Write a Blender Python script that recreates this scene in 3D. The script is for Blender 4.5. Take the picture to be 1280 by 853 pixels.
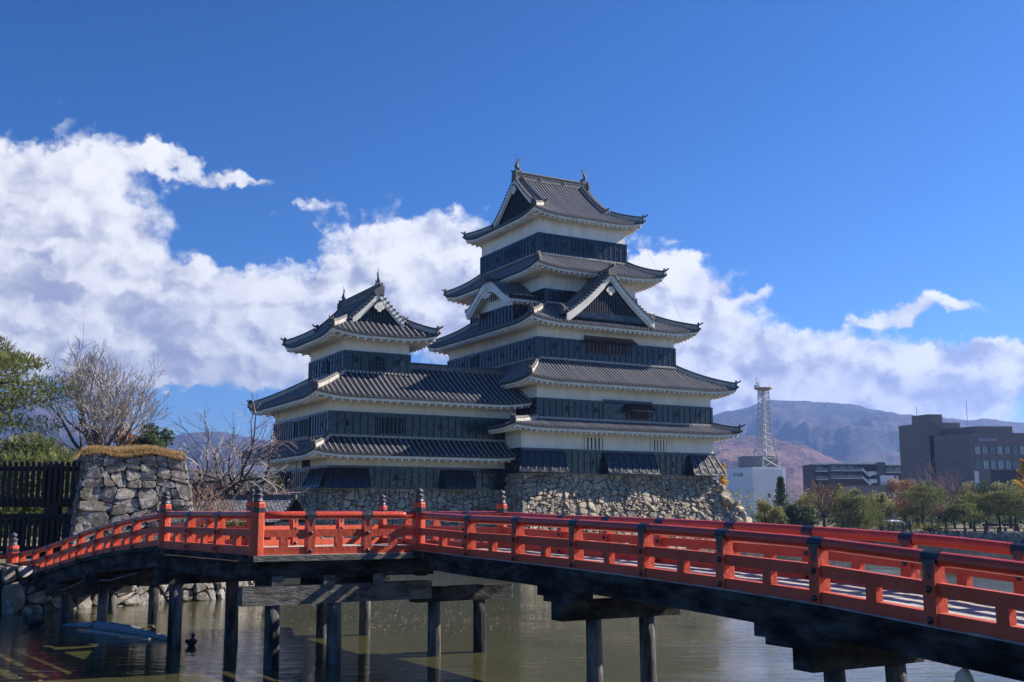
import bpy, bmesh, math, random
from mathutils import Vector, Matrix, Euler
R = math.radians
sin, cos, pi = math.sin, math.cos, math.pi
for _o in list(bpy.data.objects): bpy.data.objects.remove(_o)
scene = bpy.context.scene
COL = scene.collection

# ------------------------------------------------------------------ camera, sky, sun, exposure
cam_d = bpy.data.cameras.new("camera"); cam = bpy.data.objects.new("camera", cam_d); COL.objects.link(cam)
cam.location = (0, 0, 3.0); cam.rotation_euler = (R(99.0), 0, 0)
cam_d.sensor_width = 36.0; cam_d.lens = 1345.0/1280*36; cam_d.clip_start = 0.1; cam_d.clip_end = 30000
scene.camera = cam
SUN_AZ, SUN_EL = 72.5, 34.0            # azimuth to the right of straight ahead (+Y), elevation
world = bpy.data.worlds.new("World"); scene.world = world; world.use_nodes = True

class NT:
    """small helper for building node trees"""
    def __init__(s, tree): s.t = tree; s.n = tree.nodes; s.l = tree.links
    def node(s, typ, **kw):
        n = s.n.new(typ)
        for k, v in kw.items():
            if k == 'ins':
                for a, b in v.items(): s.put(n.inputs[a], b)
            else: setattr(n, k, v)
        return n
    def put(s, sock, v):
        if isinstance(v, bpy.types.NodeSocket): s.l.new(v, sock)
        else: sock.default_value = v
    def m(s, op, a, b=None, c=None, clamp=False):
        n = s.n.new('ShaderNodeMath'); n.operation = op; n.use_clamp = clamp
        for i, v in enumerate((a, b, c)):
            if v is not None: s.put(n.inputs[i], v)
        return n.outputs[0]
    def vm(s, op, a, b=None, c=None):
        n = s.n.new('ShaderNodeVectorMath'); n.operation = op
        for i, v in enumerate((a, b, c)):
            if v is not None: s.put(n.inputs[i], v)
        return n.outputs['Value'] if op in ('DOT_PRODUCT', 'LENGTH', 'DISTANCE') else n.outputs[0]
    def noise(s, vec, scale, detail=4, rough=.55, out='Fac', dist=0.0):
        n = s.node('ShaderNodeTexNoise', ins={'Vector': vec, 'Scale': scale, 'Detail': detail, 'Roughness': rough, 'Distortion': dist})
        return n.outputs[out]
    def ramp(s, fac, stops, interp='LINEAR'):
        n = s.node('ShaderNodeValToRGB'); n.color_ramp.interpolation = interp
        e = n.color_ramp.elements
        while len(e) < len(stops): e.new(.5)
        for q, (p, c) in zip(e, stops): q.position = p; q.color = (*c, 1) if len(c) == 3 else c
        s.put(n.inputs[0], fac); return n.outputs[0]
    def mix(s, f, a, b, mode='MIX'):
        n = s.n.new('ShaderNodeMix'); n.data_type = 'RGBA'; n.blend_type = mode
        s.put(n.inputs[0], f); s.put(n.inputs[6], a); s.put(n.inputs[7], b); return n.outputs[2]
    def maprange(s, v, a, b, c=0.0, d=1.0, smooth=False):
        n = s.node('ShaderNodeMapRange', interpolation_type='SMOOTHSTEP' if smooth else 'LINEAR')
        for i, q in enumerate((v, a, b, c, d)): s.put(n.inputs[i], q)
        return n.outputs[0]

def build_world():
    t = NT(world.node_tree); t.n.clear()
    sky = t.node('ShaderNodeTexSky', sky_type='NISHITA', sun_disc=False)
    sky.sun_elevation = R(SUN_EL); sky.sun_rotation = R(SUN_AZ)
    sky.altitude = 1500; sky.air_density = 1.0; sky.dust_density = 0.4; sky.ozone_density = 3.5
    tc = t.node('ShaderNodeTexCoord'); d = tc.outputs['Generated']
    sep = t.node('ShaderNodeSeparateXYZ', ins={0: d})
    az = t.m('MULTIPLY', t.m('ARCTAN2', sep.outputs[0], sep.outputs[1]), 57.29578)
    el = t.m('MULTIPLY', t.m('ARCSINE', sep.outputs[2]), 57.29578)
    P0 = t.node('ShaderNodeCombineXYZ', ins={0: az, 1: el, 2: 0.0}).outputs[0]
    # warp the coordinates so the cloud outlines billow
    w1 = t.noise(P0, .16, 5, .6, 'Color'); w2 = t.noise(P0, .75, 4, .6, 'Color')
    P = t.vm('ADD', P0, t.vm('MULTIPLY', t.vm('SUBTRACT', w1, (.5, .5, .5)), (5.0, 3.4, 0)))
    P = t.vm('ADD', P, t.vm('MULTIPLY', t.vm('SUBTRACT', w2, (.5, .5, .5)), (2.2, 1.7, 0)))
    # cloud banks of this sky: azimuth, elevation, half-sizes (degrees), weight
    B = [(-24, 16.3, 4.6, 3.4, 1.1), (-26, 12.5, 6.5, 4.0, 1.1), (-21.5, 12.8, 4.6, 3.0, 1.0), (-17.8, 17.4, 3.6, .65, .85), (-14.2, 17.3, 2.2, .55, .8),
         (-20, 9.3, 8.5, 3.4, 1.15), (-13.0, 10.0, 6.0, 2.5, 1.1), (-7.6, 12.8, 4.4, 2.9, 1.05), (-4.8, 14.2, 4.0, 2.2, .85), (-10.9, 16.2, 1.7, .55, .75),
         (-4.2, 10.5, 4.4, 3.2, 1.1), (-14, 7.6, 8.5, 1.8, .9), (-27, 7.5, 5, 2.2, .95), (2.5, 9.5, 5.5, 5.0, 1.0),
         (8.4, 12.2, 3.6, 2.9, 1.1), (9.6, 9.4, 4.2, 3.4, 1.1), (12.0, 7.0, 5.6, 2.5, 1.1), (6.5, 8.0, 5.0, 4.0, 1.0), (17.0, 7.5, 5.0, 1.35, 1.0), (21.2, 6.2, 5.5, 1.5, .95),
         (22.6, 10.0, 4.0, .75, 1.0), (18.9, 9.4, 2.4, .5, .85), (24.5, 7.3, 5.0, .8, .85), (25.0, 5.6, 5.5, 1.5, .95), (-17.6, 7.2, 1.7, 1.0, 1.1), (13.4, 11.6, 1.3, .45, .62), (15, 4.4, 12, 1.3, .95), (-9, 4.6, 5, .9, .6),
         (45, 9, 11, 3, 1), (70, 12, 14, 4, .9), (60, 48, 12, 5, .8)]
    tot = None; bot = None
    for a, e, ra, re, wt in B:
        q = t.vm('MULTIPLY_ADD', P, (1/ra, 1/re, 0), (-a/ra, -e/re, 0))
        g = t.m('MULTIPLY', t.m('POWER', 2.71828, t.m('MULTIPLY', t.vm('DOT_PRODUCT', q, q), -1.1)), wt)
        s = t.node('ShaderNodeSeparateXYZ', ins={0: q})
        h = t.m('MULTIPLY', g, t.m('ADD', s.outputs[1], t.m('MULTIPLY', s.outputs[0], .25)))
        tot = g if tot is None else t.m('ADD', tot, g)
        bot = h if bot is None else t.m('ADD', bot, h)
    def billow(v):
        a = t.node('ShaderNodeTexVoronoi', feature='F1', ins={'Vector': v, 'Scale': .40, 'Detail': 1.0, 'Roughness': .55, 'Lacunarity': 2.3})
        return t.m('SUBTRACT', 1.0, a.outputs['Distance'])
    Pb = t.vm('MULTIPLY', P, (.8, 1.25, 1)); b0 = billow(Pb); b1 = billow(t.vm('ADD', Pb, (.75, .65, 0)))
    n1 = t.noise(P0, .42, 9, .62, dist=.4); n2 = t.noise(P0, 1.5, 6, .6); n3 = t.noise(P0, .2, 6, .6)
    dens = t.m('ADD', t.m('ADD', tot, t.m('ADD', t.m('MULTIPLY', t.m('SUBTRACT', n1, .5), .9), t.m('MULTIPLY', t.m('SUBTRACT', b0, .44), .70))), t.m('MULTIPLY', t.m('SUBTRACT', n2, .5), .55))
    alpha = t.maprange(dens, .44, .92, smooth=True)
    lit = t.m('ADD', t.m('MULTIPLY', t.m('DIVIDE', bot, t.m('ADD', tot, .15)), .42), t.m('MULTIPLY', t.m('SUBTRACT', n3, .5), 1.9))
    lit = t.m('ADD', lit, t.m('ADD', t.m('MULTIPLY', t.m('SUBTRACT', n1, .5), 1.7), t.m('MULTIPLY', t.m('SUBTRACT', n2, .5), .5)))
    lit = t.m('ADD', lit, t.m('MULTIPLY', t.m('SUBTRACT', b0, b1), 1.5))
    thick = t.maprange(dens, .7, 2.1)
    lit = t.maprange(t.m('SUBTRACT', lit, t.m('MULTIPLY', thick, .25)), -1.15, .62, smooth=True)
    ccol = t.mix(lit, (.27, .29, .40, 1), (.70, .70, .71, 1))
    skyg = t.node('ShaderNodeGamma', ins={'Color': sky.outputs[0], 'Gamma': 1.30}).outputs[0]
    skyc = t.node('ShaderNodeHueSaturation', ins={'Saturation': 1.15, 'Value': 1.0, 'Color': t.mix(1.0, skyg, (.80, .88, 1.02, 1), 'MULTIPLY')}).outputs[0]
    SKY_STRENGTH = .043
    bg1 = t.node('ShaderNodeBackground', ins={'Color': skyc, 'Strength': SKY_STRENGTH})
    bg2 = t.node('ShaderNodeBackground', ins={'Color': ccol, 'Strength': .80})
    mx = t.node('ShaderNodeMixShader', ins={0: alpha, 1: bg1.outputs[0], 2: bg2.outputs[0]})
    out = t.node('ShaderNodeOutputWorld'); t.l.new(mx.outputs[0], out.inputs['Surface'])
build_world()
sun_d = bpy.data.lights.new("sun", 'SUN'); sun = bpy.data.objects.new("sun", sun_d); COL.objects.link(sun)
sun_d.energy = 5.0; sun_d.angle = R(.5); sun_d.color = (1.0, .90, .76)
_dir = Vector((sin(R(SUN_AZ))*cos(R(SUN_EL)), cos(R(SUN_AZ))*cos(R(SUN_EL)), sin(R(SUN_EL))))
sun.rotation_euler = (-_dir).to_track_quat('-Z', 'Y').to_euler()
vs = scene.view_settings; vs.view_transform = 'Standard'; vs.look = 'None'; vs.exposure = 1.0; vs.gamma = 1.0; vs.use_curve_mapping = False
scene.render.engine = 'CYCLES'

# ------------------------------------------------------------------ mesh helper
class MB:
    """collects faces and links them as ONE mesh object"""
    def __init__(s): s.v = []; s.f = []; s.m = []; s.r = []
    def add(s, vs, fs, mat=0, rnd=0.0):
        o = len(s.v); s.v.extend([tuple(p) for p in vs])
        for f in fs: s.f.append(tuple(i+o for i in f)); s.m.append(mat); s.r.append(rnd)
    def quad(s, a, b, c, d, mat=0, rnd=0.0): s.add((a, b, c, d), ((0, 1, 2, 3),), mat, rnd)
    def hexa(s, p, mat=0, rnd=0.0):   # 8 points: bottom ring, top ring
        s.add(p, ((3, 2, 1, 0), (4, 5, 6, 7), (0, 1, 5, 4), (1, 2, 6, 5), (2, 3, 7, 6), (3, 0, 4, 7)), mat, rnd)
    def box(s, x0, x1, y0, y1, z0, z1, mat=0, rnd=0.0):
        s.hexa(((x0, y0, z0), (x1, y0, z0), (x1, y1, z0), (x0, y1, z0), (x0, y0, z1), (x1, y0, z1), (x1, y1, z1), (x0, y1, z1)), mat, rnd)
    def beam(s, a, b, w, h, mat=0, rnd=0.0, up=(0, 0, 1)):   # rectangular bar from a to b (centre line)
        a = Vector(a); b = Vector(b); d = (b-a).normalized(); up = Vector(up)
        sd = d.cross(up)
        if sd.length < 1e-4: sd = d.cross(Vector((1, 0, 0)))
        sd.normalize(); u = sd.cross(d).normalized(); x = sd*(w/2); y = u*(h/2)
        s.hexa([a-x-y, a+x-y, b+x-y, b-x-y, a-x+y, a+x+y, b+x+y, b-x+y], mat, rnd)
    def sweep(s, path, prof, mat=0, rnd=0.0, cap=True, up=(0, 0, 1)):   # profile (side, up) swept along a path
        n = len(prof); rings = []
        path = [Vector(p) for p in path]; up = Vector(up)
        for i, p in enumerate(path):
            d = (path[min(i+1, len(path)-1)]-path[max(i-1, 0)]).normalized()
            sd = d.cross(up)
            if sd.length < 1e-4: sd = d.cross(Vector((1, 0, 0)))
            sd.normalize(); u = sd.cross(d)
            rings.append([p+sd*a+u*b for a, b in prof])
        vs = [q for r in rings for q in r]; fs = []
        for i in range(len(path)-1):
            for k in range(n): fs.append((i*n+k, i*n+(k+1) % n, (i+1)*n+(k+1) % n, (i+1)*n+k))
        if cap: fs.append(tuple(range(n-1, -1, -1))); fs.append(tuple((len(path)-1)*n+k for k in range(n)))
        s.add(vs, fs, mat, rnd)
    def tube(s, path, rad, n=6, mat=0, rnd=0.0, cap=True):
        path = [Vector(p) for p in path]; vs = []; fs = []
        ref = None
        for i, p in enumerate(path):
            d = (path[min(i+1, len(path)-1)]-path[max(i-1, 0)])
            if d.length < 1e-9: d = Vector((0, 0, 1))
            d.normalize()
            if ref is None: ref = Vector((0, 0, 1)) if abs(d.z) < .9 else Vector((1, 0, 0))
            sd = d.cross(ref); sd.normalize(); u = sd.cross(d); ref = u
            r = rad[i] if isinstance(rad, (list, tuple)) else rad
            for k in range(n):
                a = 2*pi*k/n; vs.append(p+sd*(r*cos(a))+u*(r*sin(a)))
        for i in range(len(path)-1):
            for k in range(n): fs.append((i*n+k, i*n+(k+1) % n, (i+1)*n+(k+1) % n, (i+1)*n+k))
        if cap: fs.append(tuple(range(n-1, -1, -1))); fs.append(tuple((len(path)-1)*n+k for k in range(n)))
        s.add(vs, fs, mat, rnd)
    def lathe(s, c, prof, n=12, mat=0, rnd=0.0):   # profile [(radius, z)] about a vertical axis
        vs = []; fs = []
        for r, z in prof:
            for k in range(n): a = 2*pi*(k+.5)/n; vs.append((c[0]+r*cos(a), c[1]+r*sin(a), c[2]+z))
        for i in range(len(prof)-1):
            for k in range(n): fs.append((i*n+k, i*n+(k+1) % n, (i+1)*n+(k+1) % n, (i+1)*n+k))
        fs.append(tuple(range(n-1, -1, -1))); fs.append(tuple((len(prof)-1)*n+k for k in range(n)))
        s.add(vs, fs, mat, rnd)
    def build(s, name, mats, parent=None, smooth=False, label=None, cat=None, group=None, kind=None):
        me = bpy.data.meshes.new(name); me.from_pydata(s.v, [], s.f)
        if not isinstance(mats, (list, tuple)): mats = [mats]
        for m in mats: me.materials.append(m)
        me.polygons.foreach_set('material_index', s.m)
        if any(s.r):
            at = me.attributes.new('rnd', 'FLOAT', 'FACE'); at.data.foreach_set('value', s.r)
        if smooth: me.polygons.foreach_set('use_smooth', [True]*len(s.f))
        me.update()
        o = bpy.data.objects.new(name, me); COL.objects.link(o)
        if parent is not None: o.parent = parent
        return tag(o, label, cat, group, kind)
def tag(o, label=None, cat=None, group=None, kind=None):
    if label: o['label'] = label
    if cat: o['category'] = cat
    if group: o['group'] = group
    if kind: o['kind'] = kind
    return o
def empty(name, loc, rz=0.0, label=None, cat=None, group=None):
    o = bpy.data.objects.new(name, None); COL.objects.link(o); o.location = loc; o.rotation_euler = (0, 0, rz)
    o.empty_display_size = .3
    return tag(o, label, cat, group)

# ------------------------------------------------------------------ materials
def mat(name, col, rough=.6, var=0.0, vscale=1.0, bump=0.0, bscale=8.0, spec=.5, attr=0.0, col2=None, detail=5, stretch=(1, 1, 1), metallic=0.0, space='Object', b2=None):
    m = bpy.data.materials.new(name); m.use_nodes = True; t = NT(m.node_tree); t.n.clear()
    bs = t.node('ShaderNodeBsdfPrincipled'); out = t.node('ShaderNodeOutputMaterial'); t.l.new(bs.outputs[0], out.inputs[0])
    tc = t.node('ShaderNodeTexCoord').outputs[space]
    vec = t.vm('MULTIPLY', tc, stretch)
    c = (*col, 1)
    if var or col2:
        n = t.noise(vec, vscale, detail, .62)
        if col2: c = t.mix(t.maprange(n, .38, .62), (*col, 1), (*col2, 1))
        if var:
            k = t.maprange(n, .25, .75, 1-var, 1+var)
            c = t.mix(1.0, c, t.node('ShaderNodeCombineColor', ins={0: k, 1: k, 2: k}).outputs[0], 'MULTIPLY')
    if attr:
        a = t.node('ShaderNodeAttribute', attribute_name='rnd').outputs['Fac']
        k = t.maprange(a, 0, 1, 1-attr, 1+attr)
        c = t.mix(1.0, c, t.node('ShaderNodeCombineColor', ins={0: k, 1: k, 2: k}).outputs[0], 'MULTIPLY')
    t.put(bs.inputs['Base Color'], c)
    if var: t.put(bs.inputs['Roughness'], t.maprange(t.noise(vec, vscale*3.1, 3), .3, .7, max(.05, rough-.12), min(1, rough+.12)))
    else: bs.inputs['Roughness'].default_value = rough
    bs.inputs['Specular IOR Level'].default_value = spec; bs.inputs['Metallic'].default_value = metallic
    if bump:
        h = t.noise(vec, bscale, 6, .65)
        if b2: h = t.m('ADD', h, t.m('MULTIPLY', t.noise(vec, b2[0], 4, .6), b2[1]))
        bn = t.node('ShaderNodeBump', ins={'Strength': bump, 'Distance': .1, 'Height': h}); t.l.new(bn.outputs[0], bs.inputs['Normal'])
    return m
def leafmat(name, cols, rough=.6, trans=.42):
    """foliage: colour varies from leaf to leaf, in patches and with painted clump shading"""
    m = bpy.data.materials.new(name); m.use_nodes = True; t = NT(m.node_tree); t.n.clear()
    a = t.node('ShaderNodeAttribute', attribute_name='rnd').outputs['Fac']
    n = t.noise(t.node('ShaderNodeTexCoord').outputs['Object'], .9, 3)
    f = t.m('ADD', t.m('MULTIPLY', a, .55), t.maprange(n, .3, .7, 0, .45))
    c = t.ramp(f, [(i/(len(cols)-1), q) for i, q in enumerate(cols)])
    bs = t.node('ShaderNodeBsdfPrincipled', ins={'Base Color': c, 'Roughness': rough}); bs.inputs['Specular IOR Level'].default_value = .25
    tr = t.node('ShaderNodeBsdfTranslucent', ins={'Color': c})
    mx = t.node('ShaderNodeMixShader', ins={0: trans, 1: bs.outputs[0], 2: tr.outputs[0]})
    out = t.node('ShaderNodeOutputMaterial'); t.l.new(mx.outputs[0], out.inputs[0]); return m
def stonemat(name, cols, lichen=None, rough=.85):
    m = bpy.data.materials.new(name); m.use_nodes = True; t = NT(m.node_tree); t.n.clear()
    tc = t.node('ShaderNodeTexCoord').outputs['Object']
    a = t.node('ShaderNodeAttribute', attribute_name='rnd').outputs['Fac']
    c = t.ramp(a, [(i/(len(cols)-1), q) for i, q in enumerate(cols)])
    n = t.noise(tc, 2.3, 8, .7); k = t.maprange(n, .25, .75, .62, 1.35)
    c = t.mix(1.0, c, t.node('ShaderNodeCombineColor', ins={0: k, 1: k, 2: k}).outputs[0], 'MULTIPLY')
    if lichen: c = t.mix(t.maprange(t.noise(tc, 2.6, 10, .8), .49, .58), c, (*lichen, 1))
    c = t.mix(t.maprange(t.noise(tc, 5, 5, .7), .58, .72), c, (.05, .045, .04, 1))
    bs = t.node('ShaderNodeBsdfPrincipled', ins={'Base Color': c, 'Roughness': rough}); bs.inputs['Specular IOR Level'].default_value = .2
    bn = t.node('ShaderNodeBump', ins={'Strength': .8, 'Distance': .08, 'Height': t.noise(tc, 6, 8, .7)}); t.l.new(bn.outputs[0], bs.inputs['Normal'])
    out = t.node('ShaderNodeOutputMaterial'); t.l.new(bs.outputs[0], out.inputs[0]); return m

M = {}
M['tile'] = mat('roof_tile', (.215, .22, .245), .55, .45, 1.3, attr=.5, spec=.3, col2=(.15, .15, .165), detail=9)
M['pan_shade'] = mat('roof_pan_tile_shade', (.018, .018, .022), .6, .4, 1.5, spec=.2)  # pan tiles painted near-black for the shade in the roll valleys
M['tile_edge'] = mat('roof_edge_tile', (.03, .03, .033), .7, .4, 3)
M['ridge'] = mat('ridge_tile', (.085, .083, .085), .6, .5, 2.0, .4, 10)
M['ridgecourse'] = mat('ridge_course_tile', (.17, .155, .145), .7, .5, 3.0, .4, 10)
M['mortar'] = mat('ridge_plaster', (.42, .395, .355), .8, .35, 2.5, .3, 8)
M['plaster'] = mat('white_plaster', (.86, .825, .76), .85, .17, 1.0, .12, 5, stretch=(1.6, 1.6, .3), detail=9)
M['trimwhite'] = mat('white_eave_plaster', (.82, .78, .70), .85, .22, 1.2)
M['board'] = mat('black_lacquer_board', (.006, .010, .020), .26, .18, .8, .05, 3, stretch=(1, 1, 1.5), spec=.5)
M['batten'] = mat('shade_black_batten', (.004, .005, .007), .55, .3, 2)  # darker than the boards, painting in the battens' shadow lines
M['dark'] = mat('opening_shade_and_boss', (.006, .006, .007), .8)  # flat black sheets painted for the shade inside openings; gable bosses too
M['brownwood'] = mat('brown_lattice_wood', (.07, .028, .018), .6, .4, 4)
M['stone'] = stonemat('castle_stone', [(.22, .19, .15), (.47, .385, .28), (.32, .285, .24), (.55, .455, .33), (.38, .34, .28), (.50, .41, .305), (.27, .24, .21)])
M['gap'] = mat('stone_gap', (.05, .044, .038), .95, .4, 3)
M['stone2'] = stonemat('gate_stone', [(.11, .095, .08), (.19, .165, .14), (.14, .12, .105), (.24, .215, .18), (.165, .145, .12)], (.40, .385, .36))
M['red'] = mat('vermilion_paint', (.56, .082, .034), .5, .34, 3.2, .25, 14, spec=.3, stretch=(1, 1, .5), col2=(.47, .078, .042), detail=9)
M['redtop'] = mat('vermilion_rail_paint', (.50, .055, .026), .34, .2, 2.5, .1, 14, spec=.45)
M['iron'] = mat('black_iron', (.018, .019, .026), .38, .3, 6, spec=.6)
M['bronze'] = mat('dark_bronze', (.075, .075, .085), .5, .4, 9, .2, 14, metallic=.35)
M['deck'] = mat('weathered_plank', (.42, .385, .34), .8, .35, 2.2, .3, 9, stretch=(1, 4, 1))
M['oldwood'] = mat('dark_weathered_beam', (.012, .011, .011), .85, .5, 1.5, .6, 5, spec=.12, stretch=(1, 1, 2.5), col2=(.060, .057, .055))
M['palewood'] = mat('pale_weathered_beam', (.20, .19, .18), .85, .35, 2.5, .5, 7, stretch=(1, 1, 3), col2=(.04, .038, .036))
M['pillar'] = mat('timber_pillar', (.016, .015, .016), .8, .45, 1.2, .5, 6, spec=.2, stretch=(3, 3, .6), col2=(.15, .145, .14))  # pale patches: silver weathering, lightened to stand in for sunlit sides
M['fence'] = mat('tarred_fence_wood', (.010, .0095, .0095), .8, .4, 2, .3, 8, stretch=(3, 3, .6))
# ------------------------------------------------------------------ castle (frame: u along the sunny wall, v towards the back)
CO = (0.746, 86.0); CROT = R(29.0)
def rmap(p): return p
class Roofer:
    """eaves, tile rolls and hips of one roof, in castle coordinates"""
    def __init__(s, lift=.3, R_=2.8, conc=.3): s.lift = lift; s.R = R_; s.conc = conc
def skirt_roof(root, name, outer, inner, ze, zi, wall, lift=.3, pitch=.34, r=.09, conc=.3, hips=(0, 1, 2, 3), sides=(0, 1, 2, 3), noshi=True, raft=.5, fin=True):
    uo0, uo1, vo0, vo1 = outer; ui0, ui1, vi0, vi1 = inner
    Po = [Vector((uo0, vo0, 0)), Vector((uo1, vo0, 0)), Vector((uo1, vo1, 0)), Vector((uo0, vo1, 0))]
    Pi = [Vector((ui0, vi0, 0)), Vector((ui1, vi0, 0)), Vector((ui1, vi1, 0)), Vector((ui0, vi1, 0))]
    wu0, wu1, wv0, wv1 = wall
    Pw = [Vector((wu0, wv0, 0)), Vector((wu1, wv0, 0)), Vector((wu1, wv1, 0)), Vector((wu0, wv1, 0))]
    RR = 3.2
    def zf(t, e):
        q = max(0, 1-e/RR)
        return ze+(zi-ze)*(t*(1-conc)+conc*t*t)+lift*q*q*max(0, 1-t)**1.5
    mb = MB(); ev = MB()
    for sd in sides:
        a, b = Po[sd], Po[(sd+1) % 4]; c, d = Pi[sd], Pi[(sd+1) % 4]
        L = (b-a).length; dr = (b-a).normalized(); inw = Vector((-dr.y, dr.x, 0))
        dep = (c-a).dot(inw); iL = (c-a).dot(dr); iR = L-(d-a).dot(dr)
        def pt(x, t): # x along outer edge
            e = min(x-t*iL, L-x-t*iR); return a+dr*x+inw*(t*dep)+Vector((0, 0, zf(t, max(0, e))))
        NS = 26; NTT = 6
        g = []
        for j in range(NTT+1):
            t = j/NTT
            for i in range(NS+1):
                s_ = i/NS; s_ = .5-.5*cos(pi*s_)
                g.append(pt(t*iL+s_*(L-t*(iL+iR)), t))
        fs = [(j*(NS+1)+i, j*(NS+1)+i+1, (j+1)*(NS+1)+i+1, (j+1)*(NS+1)+i) for j in range(NTT) for i in range(NS)]
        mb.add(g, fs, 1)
        # tile rolls
        n = int(L/pitch)
        for k in range(n):
            x = (k+.5)*L/n
            tm = 1.0
            if iL > 0: tm = min(tm, x/iL)
            if iR > 0: tm = min(tm, (L-x)/iR)
            if tm < .06: continue
            seg = 5 if tm > .5 else 3
            rr = r*random.uniform(.9, 1.1); rnd = .35+.3*random.random()
            vs = []
            for i in range(seg+1):
                t = tm*i/seg; p = pt(x, t)
                for ax, az_ in ((-1, -.25), (-.62, .75), (.62, .75), (1, -.25)): vs.append(p+dr*(rr*ax)+Vector((0, 0, rr*az_)))
            f2 = []
            for i in range(seg):
                for q in range(3): f2.append((i*4+q, i*4+q+1, i*4+4+q+1, i*4+4+q))
            mb.add(vs, f2, 0, rnd)
            p = pt(x, 0)-inw*.012
            mb.add([p+dr*(1.12*rr*cos(q*pi/3))+Vector((0, 0, 1.12*rr*sin(q*pi/3)+.01)) for q in range(6)], ((0, 1, 2, 3, 4, 5),), 0, rnd*.5)
        # edge tile strip, white fascia, soffit, rafters
        EN = 30
        xs = [L*(.5-.5*cos(pi*i/EN)) for i in range(EN+1)]
        def strip(off0, z0, off1, z1, m):
            vs = []
            for x in xs:
                for off, z in ((off0, z0), (off1, z1)):
                    tt = off/dep; xx = min(max(x, tt*iL), L-tt*iR); p = pt(xx, 0); 
                    p = a+dr*xx+inw*off+Vector((0, 0, pt(x, 0).z+z)); vs.append(p)
            ev.add(vs, [(2*i, 2*i+1, 2*i+3, 2*i+2) for i in range(EN)], m)
        strip(0, 0, 0, -.17, 1); strip(0, -.17, .10, -.17, 1); strip(.10, -.12, .10, -.36, 0); strip(.10, -.36, .2, -.36, 0)
        w0 = Pw[sd]; ov = (w0-a).dot(inw); wl = (w0-a).dot(dr); wr = L-(Pw[(sd+1) % 4]-a).dot(dr)
        zw = -.12
        vs = []
        for x in xs:
            tt = .2; vs.append(a+dr*min(max(x, .2), L-.2)+inw*.2+Vector((0, 0, pt(x, 0).z-.30)))
            xx = min(max(x, wl), L-wr); vs.append(a+dr*xx+inw*(ov+.05)+Vector((0, 0, ze+zw)))
        ev.add(vs, [(2*i, 2*i+1, 2*i+3, 2*i+2) for i in range(EN)], 0)
        nr = int(L/raft)
        for k in range(nr):
            x = (k+.5)*L/nr; o0 = .16; o1 = ov
            if x < wl: o1 = max(.3, ov*x/max(wl, .1))
            if L-x < wr: o1 = max(.3, ov*(L-x)/max(wr, .1))
            z0 = pt(x, 0).z-.43; z1 = z0+(ze+zw-.1-z0)*((o1-o0)/(ov-o0))
            ev.beam(a+dr*x+inw*o0+Vector((0, 0, z0)), a+dr*x+inw*o1+Vector((0, 0, z1)), .15, .19, 0)
        if noshi and dep > 0:
            c2 = c+inw*0.02; d2 = d+inw*.02
            mb.beam(c-inw*.10+Vector((0, 0, zi+.07)), d-inw*.10+Vector((0, 0, zi+.07)), .2, .15, 2)
            nn = int((d-c).length/.3)
            for k in range(nn):
                p = c+(d-c)*((k+.5)/nn)-inw*.215+Vector((0, 0, zi+.02)); mb.box(p.x-.07, p.x+.07, p.y-.07, p.y+.07, p.z-.07, p.z+.07, 2)
    rf = mb.build(name, [M['tile'], M['pan_shade'], M['mortar']], root)
    ev.build('eaves', [M['trimwhite'], M['tile_edge']], rf)
    for h in hips:
        a, c = Po[h], Pi[h]
        path = [a+(c-a)*t+Vector((0, 0, zf(t, 0)+.02)) for t in (.03, .12, .25, .4, .55, .7, .85, 1.0)]
        hip_ridge(rf, path, fin)
    return rf
def hip_ridge(parent, path, fin=True, w=.30, h=.34):
    mb = MB()
    mb.sweep(path, [(-w/2, -.1), (w/2, -.1), (w/2*.86, h*.72), (-w/2*.86, h*.72)], 0)
    mb.sweep([p+Vector((0, 0, h*.72)) for p in path], [(-w*.55, 0), (w*.55, 0), (w*.55, .05), (-w*.55, .05)], 1)
    mb.sweep([p+Vector((0, 0, h*.72+.05)) for p in path], [(-.10, 0), (.10, 0), (.075, .085), (0, .115), (-.075, .085)], 1)
    d = (path[0]-path[1]).normalized(); d.z = 0; d.normalize(); s = Vector((-d.y, d.x, 0)); p = path[0]
    if fin:   # end tile with its upturned horn
        for k, (ww, z0, z1) in enumerate(((.26, -.12, .22), (.22, .22, .42), (.13, .42, .58))):
            q = [p+s*(-ww)+d*.0, p+s*ww+d*.0, p+s*ww+d*.14, p+s*(-ww)+d*.14]
            mb.hexa([v+Vector((0, 0, z0)) for v in q]+[v+Vector((0, 0, z1)) for v in q], 1)
        mb.tube([p+d*.05+Vector((0, 0, .36)), p+d*.28+Vector((0, 0, .42)), p+d*.5+Vector((0, 0, .56))], [.085, .08, .06], 6, 1)
        mb.tube([p-d*.1+Vector((0, 0, -.06)), p+d*.3+Vector((0, 0, .02))], [.10, .10], 8, 1)
    return mb.build('hip_ridge', [M['mortar'], M['ridge']], parent)

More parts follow.
